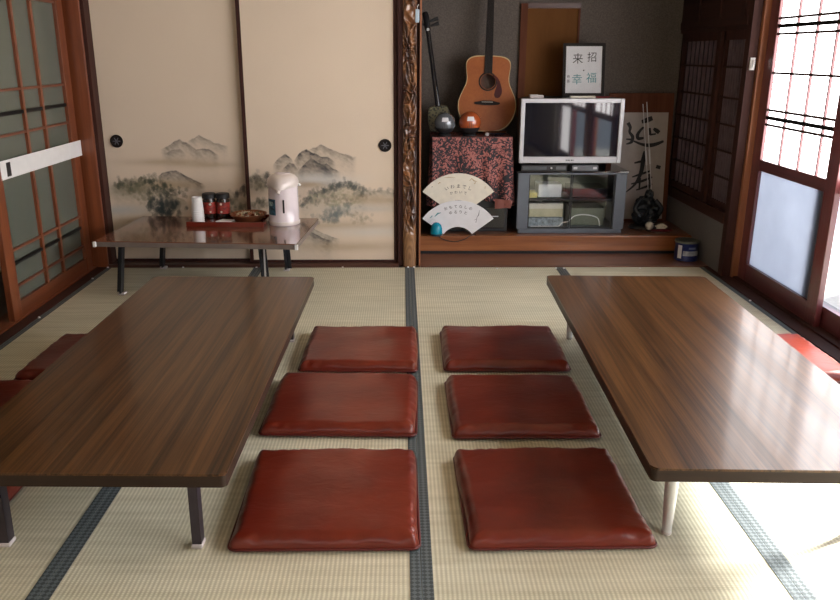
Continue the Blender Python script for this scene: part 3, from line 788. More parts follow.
for k, (x, y, r, s, lb, g) in enumerate(cus):
    t = thing('floor_cushion', 'red vinyl floor cushion, ' + lb, 'cushion', (x, y, 0), math.radians(r), 'red floor cushions')
    t.scale = (s, .985 if k in (1, 4) else .97, 1)
    if k in (0, 3): t.scale = (s, 1.03, 1)
    if k == 9: t.scale = (1, 1, 1)
    o = bpy.data.objects.new('cover', cm[k % 3]); C.objects.link(o); o.parent = t
    o = bpy.data.objects.new('welt', wm); C.objects.link(o); o.parent = t

# ================================================================== BACK TABLE
ZK = .31
bt = thing('folding_table', 'small reddish-brown folding table against the painted doors', 'table', (-1.040, 4.325, 0), math.radians(-4))
slab(rrect(.53, .335, .012, 3), ZK-.004, ZK, .002).build('tabletop', M['backtable'], bt)
slab(rrect(.529, .334, .012, 3), ZK-.030, ZK-.0042, 0).build('edge_band', M['greyband'], bt)
for sx in (-1, 1):
    B(sx*.5285-.008, sx*.5285+.008, -.345, -.327, ZK-.031, ZK-.003, bev=.003).build('corner_cap', M['whitepl'], bt)
for lx, ly in ((-.445, -.265), (-.415, .28), (.335, -.265), (.335, .28)):
    sx = -1 if lx < 0 else 1; o_ = .035 if lx < 0 else .015
    l = MB(); l.bar((lx, ly, .012), (lx-sx*o_, ly, ZK-.031), .040, .008); l.bar((lx+sx*.017, ly+.014, .012), (lx+sx*.017-sx*o_, ly+.014, ZK-.031), .006, .024)
    lg = l.build('leg', M['blacksteel'], bt)
    B(lx-.018, lx+.018, ly-.010, ly+.028, .0005, .013, bev=.003).build('foot_cap', M['cap'], lg)
    if lx > 0 and ly < 0:
        q = MB()
        for z in (.06, .12, .18, .23): q.lathe([(0, 0), (.004, .0), (.004, .002), (0, .002)], (0, 0, 0), 10)
        f = B(lx+.004, lx+.013, ly-.006, ly-.0045, .03, .27).build('pale_leg_strip', M['chrome'], lg); f['label'] = 'pale strip on the leg face'  # narrow pale strip down the front of this one leg

def bp(px, py, z=ZK): return on(px, py, 2, z)
# tray
a = bp(186.5, 227); b_ = bp(266, 229)
tcx, tcy = (a.x+b_.x)/2-.006, a.y+.125
tray = thing('serving_tray', 'red-brown lacquered tray holding cups, jars and bowl on the folding table', 'tray', (tcx, tcy, ZK), math.radians(-3))
tw = (b_.x-a.x)/2-.008; td = .125
m = MB().box(-tw, tw, -td, td, .0005, .006); m.build('tray_base', M['redtray'], tray)
for args in ((-tw, tw, -td, -td+.008), (-tw, tw, td-.008, td), (-tw, -tw+.008, -td+.008, td-.008), (tw-.008, tw, -td+.008, td-.008)):
    B(*args, .006, .026, bev=.002).build('rim', M['redtray'], tray)
ZTR = ZK+.0065
# cups: inverted stack of paper cups
cp = bp(198.5, 222, ZTR)
for k in range(7):
    c_ = thing('paper_cup', 'white paper cup in the upside-down stack at the tray left end' + (', topmost' if k == 6 else ', bottom one' if k == 0 else ''), 'cup', (cp.x, cp.y, ZTR+.0105*k), 0, 'stacked paper cups')
    h = .082
    MB().lathe([(.0345, 0), (.036, .002), (.0345, .0042), (.0332, .0045), (.0332, .006), (.0268, h-.003), (.026, h), (.0225, h), (.0225, h-.006), (0, h-.006)] if False else
               [(.0335, .004), (.036, .0035), (.0365, .0015), (.0350, 0), (.0335, .001), (.0320, .006), (.0268, h-.008), (0, h-.008), (0, h-.0065), (.0255, h-.0065), (.0255, h), (.0278, h), (.0345, .005)], n=28).build('cup_body', M['whitepl'], c_, True)
# jars
jl = plain('red_jar_label', (.30, .028, .02, 1), .4, var=.5, sc=60)
coffee = plain('dark_coffee', (.02, .009, .006, 1), .2, coat=.6)
for k, (px, w) in enumerate(((210.5, 'left'), (224, 'right'))):
    p = bp(px, 217.5, ZTR)
    j = thing('coffee_jar', 'dark jar with black lid and red label, %s one of two on the tray' % w, 'jar', (p.x, p.y, ZTR), 0, 'black-lidded jars')
    MB().lathe([(0, .0005), (.034, .0005), (.038, .005), (.038, .102), (.033, .112), (.033, .116), (0, .116)], n=28).build('jar_body', coffee, j, True)
    MB().lathe([(.0388, .028), (.0388, .095)], n=28).build('jar_label', jl, j, True)
    for dz, r in ((.085, .007), (.040, .006)):
        MB().lathe([(0, 0), (r, 0), (r, .001), (0, .001)], n=12).build('label_emblem', M['cream'], j, loc=(.012 if k == 0 else -.004, -.0382, dz), rot=(PI/2, 0, 0))
    MB().lathe([(0, .144), (.036, .144), (.040, .140), (.040, .1165), (0, .1165)], n=28).build('lid', M['black'], j, True)
# napkin
p = bp(225.5, 221, ZTR)
nk = slab([(-.05, -.03), (.035, -.03), (.05, .015), (-.02, .03)], .0, .006, .001).build('paper_packet', M['white'], None, loc=(p.x, p.y, ZTR+.0005)); tag(nk, 'small white paper packet on the tray in front of the jars', 'packet')
# sweets bowl
p = bp(249, 220, ZTR)
bw = thing('snack_basket', 'shallow brown woven bowl of wrapped sweets on the tray', 'bowl', (p.x, p.y, ZTR))
MB().lathe([(0, .0005), (.07, .0005), (.09, .018), (.104, .036), (.108, .038), (.104, .041), (.088, .022), (.07, .008), (0, .008)], n=36).build('bowl', wood('wicker', (.10, .03, .012), (.32, .12, .045), 'X', .5, 90), bw, True)
scol = [plain('candy_%d' % i, c, .35) for i, c in enumerate([(.6, .5, .35, 1), (.5, .22, .12, 1), (.35, .12, .06, 1), (.62, .60, .5, 1), (.25, .2, .1, 1)])]
cand = None
rg = random.Random(3)
for k in range(34):
    rr = .088*math.sqrt(rg.random()); an = rg.random()*2*PI
    z = ZTR+.018+.012*rg.random()+(.088-rr)*.16
    lb = 'wrapped sweet heaped in the woven bowl on the tray'
    mb = MB().lathe([(0, -.006), (.006, -.005), (.009, 0), (.006, .005), (0, .006)], n=10); mb.tube([(-.017, 0, 0), (-.008, 0, 0), (.008, 0, 0), (.017, 0, 0)], .003, 6, radii=[.006, .002, .002, .006])
    o = mb.build('wrapped_sweet', scol[k % 5], None, True, loc=(p.x+rr*math.cos(an), p.y+rr*math.sin(an), z), rot=(rg.random(), rg.random()*.6, rg.random()*6)); tag(o, lb, 'sweet', 'wrapped sweets in the bowl')
# air pot
p = bp(282.5, 226.5); p.y += .085
pot = thing('hot_water_pot', 'pinkish-white pump hot-water pot standing on the folding table', 'pot', (p.x, p.y, ZK), math.radians(-4))
MB().lathe([(0, .0005), (.086, .0005), (.088, .004), (.088, .022), (.085, .026), (.0845, .10), (.083, .17), (.083, .215), (0, .215)], n=40).build('pot_body', M['pot'], pot, True)
MB().lathe([(.0885, .004), (.089, .006), (.089, .020), (.0885, .023), (.087, .023), (.087, .004)], n=40).build('base_ring', M['potlid'], pot, True)
lid = MB(); lid.lathe([(.086, .2155), (.089, .219), (.089, .238), (.084, .258), (.070, .275), (.045, .284), (0, .287)], n=40)
for v in lid.bm.verts:                    # pull the lid's front into a beak
    if v.co.y < -.03 and v.co.z < .272:
        k = (-v.co.y-.03)/.06*math.exp(-(v.co.x/.045)**2); v.co.y -= .022*k; v.co.z -= .014*k
ld = lid.build('lid', M['potlid'], pot, True)
MB().lathe([(0, .2868), (.040, .2848), (.038, .289), (.02, .291), (0, .2915)], n=28, sx=1.1).build('pump_button', M['pot'], ld, True)
MB().tube(catmull([(-.005, -.085, .206), (-.005, -.104, .200), (-.005, -.112, .188)], 5), .011, 12).build('spout', M['potlid'], pot, True)
B(.012, .022, -.0868, -.080, .075, .150, bev=.002).build('water_gauge', M['black'], pot)
def wrap(a0, a1, z0, z1, r, n=8):
    m = MB(); lo = []; hi = []
    for k in range(n+1):
        a = a0+(a1-a0)*k/n; lo.append(m.bm.verts.new((r*math.sin(a), -r*math.cos(a), z0))); hi.append(m.bm.verts.new((r*math.sin(a), -r*math.cos(a), z1)))
    for k in range(n): m.bm.faces.new((lo[k], lo[k+1], hi[k+1], hi[k]))
    return m
wrap(-1.25, -.36, .060, .150, .0852).build('sticker', plain('blue_black_sticker', (.02, .09, .14, 1), .4, var=.9, sc=70), pot, True)
wrap(-1.0, -.55, .112, .135, .0856).build('sticker_print', plain('pale_sticker_print', (.35, .5, .5, 1), .5, var=.6, sc=90), pot, True)
MB().tube([(.080, .0, .222), (.098, -.005, .224)], .008, 10).build('handle_pivot', M['whitepl'], pot, True)
MB().tube(catmull([(.092, .0, .222), (.089, .045, .215), (.05, .095, .212), (-.05, .095, .212), (-.089, .045, .215), (-.092, .0, .222)], 6), .005, 8).build('carry_handle', M['potlid'], pot, True)

# ================================================================== ALCOVE
# stand with batik cloth
SX0, SX1, SY0, SY1, SZ = .205, .690, 5.125, 5.46, .728
st = thing('black_stand', 'black box stand hidden under the red patterned cloth', 'stand', ((SX0+SX1)/2, (SY0+SY1)/2, PZ))
sw, sd = (SX1-SX0)/2, (SY1-SY0)/2
B(-sw, sw, -sd, sd, .0005, .60, bev=.004).build('cabinet_body', M['black'], st)
B(-sw+.02, sw-.02, -sd-.006, -sd-.0005, .02, .16, bev=.002).build('front_drawer', M['gloss'], st)
B(sw-.11, sw-.06, -sd-.0075, -sd-.006, .098, .104).build('silver_slot', M['silver'], st)
B(-sw-.002, sw+.002, -sd-.002, sd+.002, .6003, SZ-PZ-.004).build('stand_top', M['black'], st)
def cloth():
    bm = bmesh.new(); g = .008
    path = [Vector((SX0-g, SY1+.004)), Vector((SX0-g, SY0-g)), Vector((SX1+g, SY0-g)), Vector((SX1+g, SY1+.004))]
    seg = []
    for a, b in zip(path, path[1:]):
        n = max(2, int((b-a).length/.011)); nr = Vector((-(b-a).y, (b-a).x)).normalized()*-1
        for k in range(n): seg.append((a.lerp(b, k/n), nr, k/n))
    seg.append((path[-1], Vector((1, 0)), 1))
    nv = 34; rows = []
    for j in range(nv+1):
        v = j/nv; row = []
        for i, (p, nr, t) in enumerate(seg):
            s = i*.011
            drop = .43+.022*math.sin(s*6+.7)+.012*math.sin(s*17)
            fold = (.014*math.sin(s*38+1.5*math.sin(s*9))+.008*math.sin(s*71+2))*v**1.3+.010*v+.004
            tcor = min(abs(s-(SY1-SY0)), abs(s-(SY1-SY0)-(SX1-SX0)))
            fold += .018*v*math.exp(-(tcor/.05)**2)
            off = nr*max(fold, .002)
            row.append(bm.verts.new((p.x+off.x, p.y+off.y, SZ-.001-drop*v+(.002 if j == 0 else 0))))
        rows.append(row)
    for r0, r1 in zip(rows, rows[1:]):
        for i in range(len(r0)-1): bm.faces.new((r0[i], r0[i+1], r1[i+1], r1[i]))
    # top sheet
    bm.faces.new(rows[0])
    bmesh.ops.recalc_face_normals(bm, faces=bm.faces)
    return bm, rows
bmc, rws = cloth()
mc = MB(); mc.bm.free(); mc.bm = bmc
me_top = mc.build('draped_cloth', M['batik'], None, True); tag(me_top, 'red and black patterned cloth draped over the stand under the guitar', 'cloth')
md = me_top.modifiers.new('t', 'SOLIDIFY'); md.thickness = .002; md.offset = 0
# plain hem panel at the lower right of the cloth
hm = MB()
nn = 14; lo = []; hi = []; l2 = []
for k in range(nn+1):
    t = k/nn; x = .60+.105*t; y = SY0-.052-.004*math.sin(9*t)
    lo.append(hm.bm.verts.new((x-me_top.location.x, y-me_top.location.y, .280+.006*t-me_top.location.z))); hi.append(hm.bm.verts.new((x-me_top.location.x, y+.004-me_top.location.y, .345-.012*t-me_top.location.z)))
for k in range(nn): hm.bm.faces.new((lo[k], lo[k+1], hi[k+1], hi[k]))
hmo = hm.build('hem_panel', plain('plain_rose_cloth', (.20, .065, .05, 1), .8), me_top); hmo['label'] = 'plain rose hem of the cloth'
SZT = SZ+.003
# ornament balls
def ball(px, r, mat, label):
    p = on(px, 137, 2, SZT); y = SY0+.075; x = (px-401.5)*(y*.955+.15)/F
    t = thing('ornament_ball', label, 'ornament', (x, y, SZT))
    MB().lathe([(0, .0005), (r*.6, .0005), (r*.62, .010), (r*.5, .014), (0, .014)], n=28).build('stand_ring', M['black'], t, True)
    pr = []
    for k in range(25):
        a = -PI/2+PI*k/24; pr.append((max(0, r*math.cos(a)) if 0 < k < 24 else 0, .010+r+r*math.sin(a)))
    MB().lathe(pr, n=40).build('globe', mat, t, True)
    def patch(u0, u1, v0, v1, rr, n=6):
        m = MB(); g = []
        for i in range(n+1):
            row = []
            for j in range(n+1):
                u = u0+(u1-u0)*i/n; v = v0+(v1-v0)*j/n
                row.append(m.bm.verts.new((rr*math.cos(v)*math.sin(u), -rr*math.cos(v)*math.cos(u), .010+r+rr*math.sin(v))))
            g.append(row)
        for i in range(n):
            for j in range(n): m.bm.faces.new((g[i][j], g[i+1][j], g[i+1][j+1], g[i][j+1]))
        return m
    patch(-.33, .33, .22, .62, r*1.012).build('paper_slip', M['cap'] if False else M['white'], t, True)
    for q, (u, v0, v1) in enumerate(((-.12, -.35, .12), (.06, -.5, .10), (.2, -.45, -.05), (-.3, -.6, -.2))):
        patch(u, u+.045, v0, v1, r*1.008).build('brush_mark', M['ink'], t, True)
    dk = MB(); pr = []
    for k in range(9):
        a = -1.15+.75*k/8; pr.append((r*1.004*math.cos(a), .010+r+r*1.004*math.sin(a)))
    dk.lathe(pr, n=40); dk.build('dark_base_band', M['black'], t, True)
ball(444.5, .068, M['greyball'], 'silver-grey round ornament with white slip on the patterned cloth')
ball(469.5, .072, M['orangeball'], 'orange round ornament with white slip in front of the guitar')
tk = thing('trinket_dish', 'low dark glossy dish beside the orange ball below the guitar', 'dish', (.605, SY0+.10, SZT))
MB().lathe([(0, .0005), (.05, .0005), (.075, .016), (.078, .022), (.070, .020), (.045, .006), (0, .006)], n=28).build('dish', M['gloss'], tk, True)
tg = thing('glass_bead', 'small clear shiny bead at the right of the orange ball', 'bead', (.545, SY0+.04, SZT))
MB().lathe([(0, .0005), (.011, .003), (.015, .012), (.011, .021), (0, .024)], n=16).build('bead', M['silver'], tg, True)

# guitar ----------------------------------------------------------------
gb = Vector((.556, 5.385, SZT+.007))
gt = thing('acoustic_guitar', 'orange-brown acoustic guitar leaning in the alcove on the cloth-covered stand', 'guitar', gb, (math.radians(-7), math.radians(1.2), 0))
half = [(0, .0), (.004, .06), (.016, .105), (.045, .145), (.095, .178), (.16, .195), (.22, .189), (.275, .166), (.315, .148), (.355, .141), (.395, .1445), (.435, .149), (.470, .143), (.492, .118), (.503, .075), (.506, .0)]
gt.scale = (.975, .97, .955)
R_ = [Vector((w, z, 0)) for z, w in half]
right = catmull(R_, 5); out = [(v.x, v.y) for v in right]+[(-v.x, v.y) for v in right[-2:0:-1]]
SHZ = .335
fill2d('soundboard', [out, circ(0, SHZ, .05)], .0018, M['spruce'], gt, (0, -.050, 0))
fill2d('back', [out], .0018, M['mahog'], gt, (0, .05, 0))
m = MB(); a = [m.bm.verts.new((x, -.048, z)) for x, z in out]; b = [m.bm.verts.new((x, .048, z)) for x, z in out]
for k in range(len(out)): m.bm.faces.new((a[k], a[(k+1) % len(out)], b[(k+1) % len(out)], b[k]))
m.build('sides', M['mahog'], gt, True)
fill2d('rosette', [circ(0, SHZ, .063), circ(0, SHZ, .053)], .0004, M['ebony'], gt, (0, -.0524, 0))
fill2d('binding', [[(x*1.004, (z-.25)*1.004+.25) for x, z in out], [(x*.972, (z-.25)*.978+.25) for x, z in out]], .0003, M['goldink'], gt, (0, -.0522, 0))
pg = [(.030, .375), (.052, .372), (.075, .345), (.092, .30), (.096, .262), (.082, .232), (.058, .228), (.045, .245), (.050, .275), (.058, .30), (.062, .325), (.052, .352)]
fill2d('pickguard', [[(v.x, v.y) for v in catmull([(x, z, 0) for x, z in pg], 4, True)]], .0005, M['guard'], gt, (0, -.0526, 0))
MB().poly([(-.085, .188), (-.075, .182), (-.03, .178), (.03, .178), (.075, .182), (.085, .188), (.085, .196), (.03, .208), (-.03, .208), (-.085, .196)], .009, Matrix.Translation((0, -.0612, 0))).build('bridge', M['ebony'], gt)
B(-.037, .037, -.0635, -.0613, .197, .200).build('saddle', M['cream'], gt)
MB().poly([(-.027, .386), (.027, .386), (.0215, .865), (-.0215, .865)], .007, Matrix.Translation((0, -.059, 0))).build('fretboard', M['ebony'], gt)
MB().poly([(-.025, .500), (.025, .500), (.021, .865), (-.021, .865)], .022, Matrix.Translation((0, -.0518, 0))).build('neck', M['mahog'], gt)
MB().poly([(-.022, .866), (.022, .866), (.036, .885), (.038, 1.04), (-.038, 1.04), (-.036, .885)], .016, Matrix.Translation((0, -.054, 0))).build('headstock', M['ebony'], gt)
for k in range(6):
    x = (k-2.5)
    MB().tube([(x*.0105, -.0650, .198), (x*.0072, -.0606, .865)], .0004, 5).build('string', M['brass'], gt)
for s in (-1, 1):
    for k in range(3): MB().tube([(s*.038, -.046, .91+.045*k), (s*.052, -.046, .91+.045*k)], .005, 8).build('tuning_peg', M['chrome'], gt)

# sanshin --------------------------------------------------------------
sx_, sy_ = .262, 5.37
sn = thing('three_string_lute', 'black-necked snakeskin lute leaning in the alcove corner left of the guitar', 'lute', (sx_, sy_, SZT+.0065), (math.radians(-9), math.radians(-8), 0))
bo = [(v.x, v.y) for v in catmull([(.0, .006, 0), (.06, .010, 0), (.085, .03, 0), (.092, .09, 0), (.085, .15, 0), (.06, .172, 0), (0, .178, 0), (-.06, .172, 0), (-.085, .15, 0), (-.092, .09, 0), (-.085, .03, 0), (-.06, .010, 0)], 5, True)]
bo = [(x*.78, z*.95) for x, z in bo]
m = MB(); m.poly(bo, .07, Matrix.Translation((0, -.035, 0))); m.build('body', M['snake'], sn, True)
m = MB(); bo2 = [(x*1.04, (z-.085)*1.03+.088) for x, z in bo]
a = [m.bm.verts.new((x, -.022, z)) for x, z in bo2]; b = [m.bm.verts.new((x, .022, z)) for x, z in bo2]
for k in range(len(bo2)): m.bm.faces.new((a[k], a[(k+1) % len(bo2)], b[(k+1) % len(bo2)], b[k]))
m.build('body_band', M['goldink'], sn, True)
MB().tube([(0, -.030, .165), (0, -.030, .40), (0, -.030, .655)], .012, 10, radii=[.018, .016, .015]).build('neck', M['gloss'], sn, True)
hd = MB(); hd.tube(catmull([(0, -.030, .650), (0, -.025, .69), (0, -.010, .73), (-.004, .010, .765)], 5), .02, 10); hd.build('headstock', M['black'], sn, True)
for k, (z, s) in enumerate(((.675, 1), (.705, 1), (.69, -1))):
    MB().tube([(s*.008, -.028, z), (s*.03, -.028, z+.004), (s*.075, -.028, z+.012)], .006, 8, radii=[.006, .008, .013]).build('tuning_peg', M['black'], sn, True)
MB().lathe([(0, 0), (.009, .003), (.011, .010), (.007, .017), (0, .019)], n=12).build('nut', M['whitepl'], sn, True, loc=(.0, -.045, .645))
for k in (-1, 0, 1):
    MB().tube([(k*.006, -.0385, .05), (k*.005, -.0440, .640)], .0005, 5).build('string', M['brass'], sn)

# fans -----------------------------------------------------------------
def fan(label, pz, py_, mat, lean, rows, marks, deco):
    R0, r0, sp = .283, .113, math.radians(54)
    t = thing('paper_fan', label, 'fan', (.362, py_, pz), (lean, 0, 0), 'fan-shaped paper boards')
    n = 40; pts = []
    for k in range(n+1):
        a = PI/2-sp+2*sp*k/n; pts.append((R0*math.cos(a), R0*math.sin(a)))
    for k in range(n, -1, -1):
        a = PI/2-sp+2*sp*k/n; pts.append((r0*math.cos(a), r0*math.sin(a)))
    off = r0*math.cos(sp)
    fill2d('fan_leaf', [[(x, z-off) for x, z in pts]], .0015, mat, t)
    for (rad, chars, size) in rows:
        nn = len(chars); 
        for i, ch in enumerate(chars):
            a = PI/2-(i-(nn-1)/2)*(size*1.35)/rad
            text_mesh('character', ch, size, M['ink'], t, (rad*math.cos(a), -.0024, rad*math.sin(a)-off), (PI/2, -(a-PI/2), 0))
    for pts_, w, mt in deco:
        MB().stroke([(x, z-off) for x, z in pts_], w, -.0016).build('painted_mark', M[mt], t)
    return t
fan('cream fan-shaped paper with writing, upper one leaning on the patterned cloth', .292, 5.058, M['cream'], math.radians(-5),
    [(.200, 'いわまでし', .028), (.163, 'かわいで', .022)], None,
    [([(-.09, .255), (-.06, .258), (-.02, .256)], [.002, .004, .001], 'goldink'), ([(.07, .235), (.085, .25), (.10, .235), (.12, .23)], [.003, .006, .006, .002], 'goldink'), ([(.10, .215), (.11, .225)], [.003, .006], 'goldink'), ([(-.13, .215), (-.12, .225), (-.11, .222)], [.003, .006, .002], 'goldink'), ([(-.17, .195), (-.165, .20)], [.004, .004], 'greyink'), ([(.17, .185), (.172, .20)], [.003, .004], 'goldink')])
fan('white fan-shaped paper with writing, lower one standing on the alcove floor', PZ+.002, 5.036, M['white'], math.radians(-4),
    [(.243, 'おもてなしの', .024), (.208, 'ゆるりと', .024)], None,
    [([(.115, .14), (.122, .175), (.132, .19), (.137, .222)], [.0025, .002, .005, .001], 'greyink'), ([(.12, .165), (.105, .158)], [.002, .001], 'greyink'), ([(-.15, .18), (-.13, .2), (-.11, .205)], [.004, .010, .003], 'tealink'), ([(-.18, .17), (-.165, .185)], [.004, .006], 'tealink')])
# turquoise egg
p = on(435.5, 235, 2, PZ); 
eg = thing('turquoise_bauble', 'turquoise egg-shaped bauble in front of the lower white fan', 'bauble', (p.x+.004, 5.0, PZ))
MB().lathe([(0, .0005), (.030, .0005), (.037, .006), (.0385, .020), (.0375, .045), (.031, .068), (.018, .082), (0, .087)], n=32).build('shell', M['teal'], eg, True)
MB().lathe([(.0372, .004), (.0392, .008), (.0392, .013), (.0385, .016)], n=32).build('base_band', plain('dark_teal', (.006, .05, .08, 1), .3), eg, True)
MB().tube([(-.022+.018*math.cos(a), .012, .085+.020*math.sin(a)) for a in [k*PI/10 for k in range(-4, 15)]], .0018, 6).build('wire_loop', M['chrome'], eg, True)
# black cord
cpts = [(.475, 5.012, .126), (.455, 4.998, .124), (.43, 4.981, .118), (.40, 4.979, .100), (.345, 4.980, .085), (.29, 4.980, .092), (.25, 4.979, .108), (.235, 4.984, .1225), (.222, 5.03, .124), (.21, 5.08, .124)]
tag(MB().tube(catmull(cpts, 8), .0028, 8).build('power_cord', M['black'], None, True), 'black cord hanging over the alcove front beam below the fans', 'cord')

# TV cabinet -----------------------------------------------------------
CX0, CX1, CY0, CY1 = .742, 1.437, 5.065, 5.43; CZ1 = .522
cab = thing('tv_cabinet', 'grey television cabinet with glass doors in the alcove', 'cabinet', ((CX0+CX1)/2, (CY0+CY1)/2, PZ))
cw, cd = (CX1-CX0)/2, (CY1-CY0)/2; ch = CZ1-PZ; col_ = .072
B(-cw, -cw+col_, -cd, -cd+.05, .028, ch-.022, bev=.004).build('front_column', M['cabgrey'], cab); B(cw-col_, cw, -cd, -cd+.05, .028, ch-.022, bev=.004).build('front_column', M['cabgrey'], cab)
B(-cw+.01, -cw+.03, -cd+.05, cd, .028, ch-.022).build('side_panel', M['cabgrey'], cab); B(cw-.03, cw-.01, -cd+.05, cd, .028, ch-.022).build('side_panel', M['cabgrey'], cab)
B(-cw+.012, cw-.012, -cd+.003, cd, .0005, .0275, bev=.003).build('plinth', M['cabgrey'], cab)
B(-cw-.008, cw+.008, -cd-.004, cd+.004, ch-.0118, ch, bev=.003).build('top_board', M['gloss'], cab)
B(-cw, cw, -cd, cd, ch-.0215, ch-.012).build('top_rail', M['cabgrey'], cab)
B(-cw+.031, cw-.031, cd-.012, cd, .028, ch-.022).build('back_panel', M['greenbox'], cab)
B(-cw+.031, cw-.031, -cd+.055, cd-.013, .205, .215).build('shelf', M['black'], cab)
for s in (-1, 1):
    a, b = (-cw+col_+.001, -.0025) if s < 0 else (.0025, cw-col_-.001)
    dr = B(a, b, -cd+.020, -cd+.024, .032, ch-.025).build('glass_door', M['clear'], cab)
    f = MB(); f.box(a, a+.006, -cd+.017, -cd+.0195, .032, ch-.025); f.box(b-.006, b, -cd+.017, -cd+.0195, .032, ch-.025)
    f.box(a+.006, b-.006, -cd+.017, -cd+.0195, .032, .040); f.build('door_edge', M['black'], dr)
cx_, cy_ = (CX0+CX1)/2, (CY0+CY1)/2
z0 = PZ+.0285
def item(name, lb, cat, x0, x1, y0, y1, za, zb, mat, lid_=None):
    t = thing(name, lb, cat, ((x0+x1)/2, (y0+y1)/2, za))
    w, d = (x1-x0)/2, (y1-y0)/2
    B(-w, w, -d, d, .0005, zb-za, bev=.003).build('body', mat, t)
    if lid_: B(-w-.001, w+.001, -d-.001, d+.001, (zb-za)*.62, (zb-za)+.001, bev=.002).build('lid', lid_, t)
    return t
zs_ = PZ+.2155
item('beige_carton', 'beige carton on the left side inside the television cabinet', 'box', .835, 1.055, 5.15, 5.38, z0+.062, z0+.150, M['beige'], M['cream'])
item('magazine_pile', 'pile of pale magazines under the beige carton inside the cabinet', 'magazines', .832, 1.06, 5.14, 5.40, z0, z0+.0605, plain('magazine_grey', (.28, .32, .36, 1), .5, var=.5, sc=50))
item('white_carton', 'white box on the upper shelf inside the television cabinet', 'box', .895, 1.045, 5.18, 5.32, zs_, zs_+.085, M['white'])
item('yellow_packet', 'small yellow packet left of the white box inside the cabinet', 'packet', .832, .885, 5.16, 5.26, zs_, zs_+.035, plain('yellow', (.55, .45, .12, 1), .5))
item('green_case', 'dull green case on the right side inside the television cabinet', 'case', 1.115, 1.335, 5.18, 5.40, z0, z0+.115, M['greenbox'], M['greenbox'])
item('video_player', 'black video player on the right of the cabinet shelf', 'player', 1.11, 1.345, 5.16, 5.40, zs_, zs_+.06, M['gloss'])
tag(MB().tube(catmull([(.845, 5.125, z0+.004), (.95, 5.118, z0+.005), (1.02, 5.115, z0+.006), (1.05, 5.118, z0+.03), (1.09, 5.122, z0+.04), (1.13, 5.120, z0+.075), (1.2, 5.125, z0+.082), (1.28, 5.13, z0+.06), (1.30, 5.135, z0+.005)], 8), .004, 8).build('white_cable', M['whitepl'], None, True), 'white cable looping behind the cabinet glass doors', 'cable')
# TV -------------------------------------------------------------------
tvx, tvy, tvz = 1.065, 5.09, CZ1
tv = thing('television', 'silver-framed box television standing on the grey cabinet', 'television', (tvx, tvy, tvz))
hw = .322; zb, zt = .050, .447
f = MB(); s = .026
f.box(-hw, -hw+s, -.018, .02, zb, zt, bev=.003); f.box(hw-s, hw, -.018, .02, zb, zt, bev=.003)
f.box(-hw+s, hw-s, -.018, .02, zt-s, zt, bev=.003); f.box(-hw+s, hw-s, -.018, .02, zb, zb+.040, bev=.003)
bz = f.build('bezel', M['silver'], tv)
B(-hw+s, hw-s, -.008, .012, zb+.040, zt-s).build('screen', M['screen'], tv)
bd = MB()
for k, w in enumerate((.006, .008, .005, .008, .006)): bd.box(-.026+.0108*k, -.026+.0108*k+w, -.0188, -.0182, zb+.014, zb+.022)
bd.build('maker_badge', M['ink'], bz)
sh = MB(); a = [(-hw-.004, zb+.004), (hw+.004, zb+.004), (hw+.004, zt-.002), (-hw-.004, zt-.002)]; b = [(-hw*.6, zb+.02), (hw*.6, zb+.02), (hw*.66, zt-.002), (-hw*.66, zt-.002)]
va = [sh.bm.verts.new((x, .0205, z)) for x, z in a]; vm = [sh.bm.verts.new((x, .08, z)) for x, z in a]; vb = [sh.bm.verts.new((x, .36, z)) for x, z in b]
for p_, q_ in ((va, vm), (vm, vb)):
    for k in range(4): sh.bm.faces.new((p_[k], p_[(k+1) % 4], q_[(k+1) % 4], q_[k]))
sh.bm.faces.new(va); sh.bm.faces.new(vb); sh.build('rear_shell', M['black'], tv)
B(-hw*.6, hw*.6, .055, .31, .0005, zb+.003).build('pedestal', M['black'], tv)
rc = thing('video_recorder', 'flat black recorder box under the television, at left', 'recorder', (.90, 5.098, CZ1))
B(-.14, .15, -.03, .03, .0005, .038, bev=.002).build('case', M['black'], rc); B(-.13, .02, -.0315, -.0302, .010, .030).build('front_panel', plain('dim_panel', (.05, .06, .07, 1), .3), rc)
MB().lathe([(0, 0), (.006, 0), (.006, .003), (0, .003)], n=12).build('knob', M['silver'], rc, loc=(.05, -.0302, .02), rot=(PI/2, 0, 0))
B(.08, .14, -.0315, -.0302, .010, .030).build('button_row', plain('dim_buttons', (.10, .11, .12, 1), .4), rc)
rv = thing('set_top_box', 'small silver-grey box under the television, at right', 'receiver', (1.165, 5.098, CZ1))
B(-.083, .083, -.03, .03, .0005, .036, bev=.002).build('case', plain('grey_silver', (.10, .11, .125, 1), .35), rv)
for s in (-1, 1): B(s*.062-.012, s*.062+.012, -.0315, -.0302, .012, .026).build('end_panel', M['silver'], rv)
# things on TV top
TT = tvz+zt-.002
wb = thing('white_box', 'small white box on the left of the television top', 'box', (.845, 5.19, TT)); B(-.035, .05, -.03, .03, .0008, .018, bev=.002).build('box_body', M['cap'], wb); B(-.035, .02, -.0302, .0302, .0182, .020).build('box_lid', M['white'], wb)
ff = thing('folded_fan', 'folded paper fan lying on the television top below the framed sign', 'fan', (1.16, 5.16, TT), math.radians(3))
B(-.10, .06, -.012, .012, .0008, .014, bev=.003).build('folded_leaf', M['cream'], ff); B(.061, .15, -.010, .010, .0008, .012, bev=.003).build('sticks', M['redcloth'], ff)
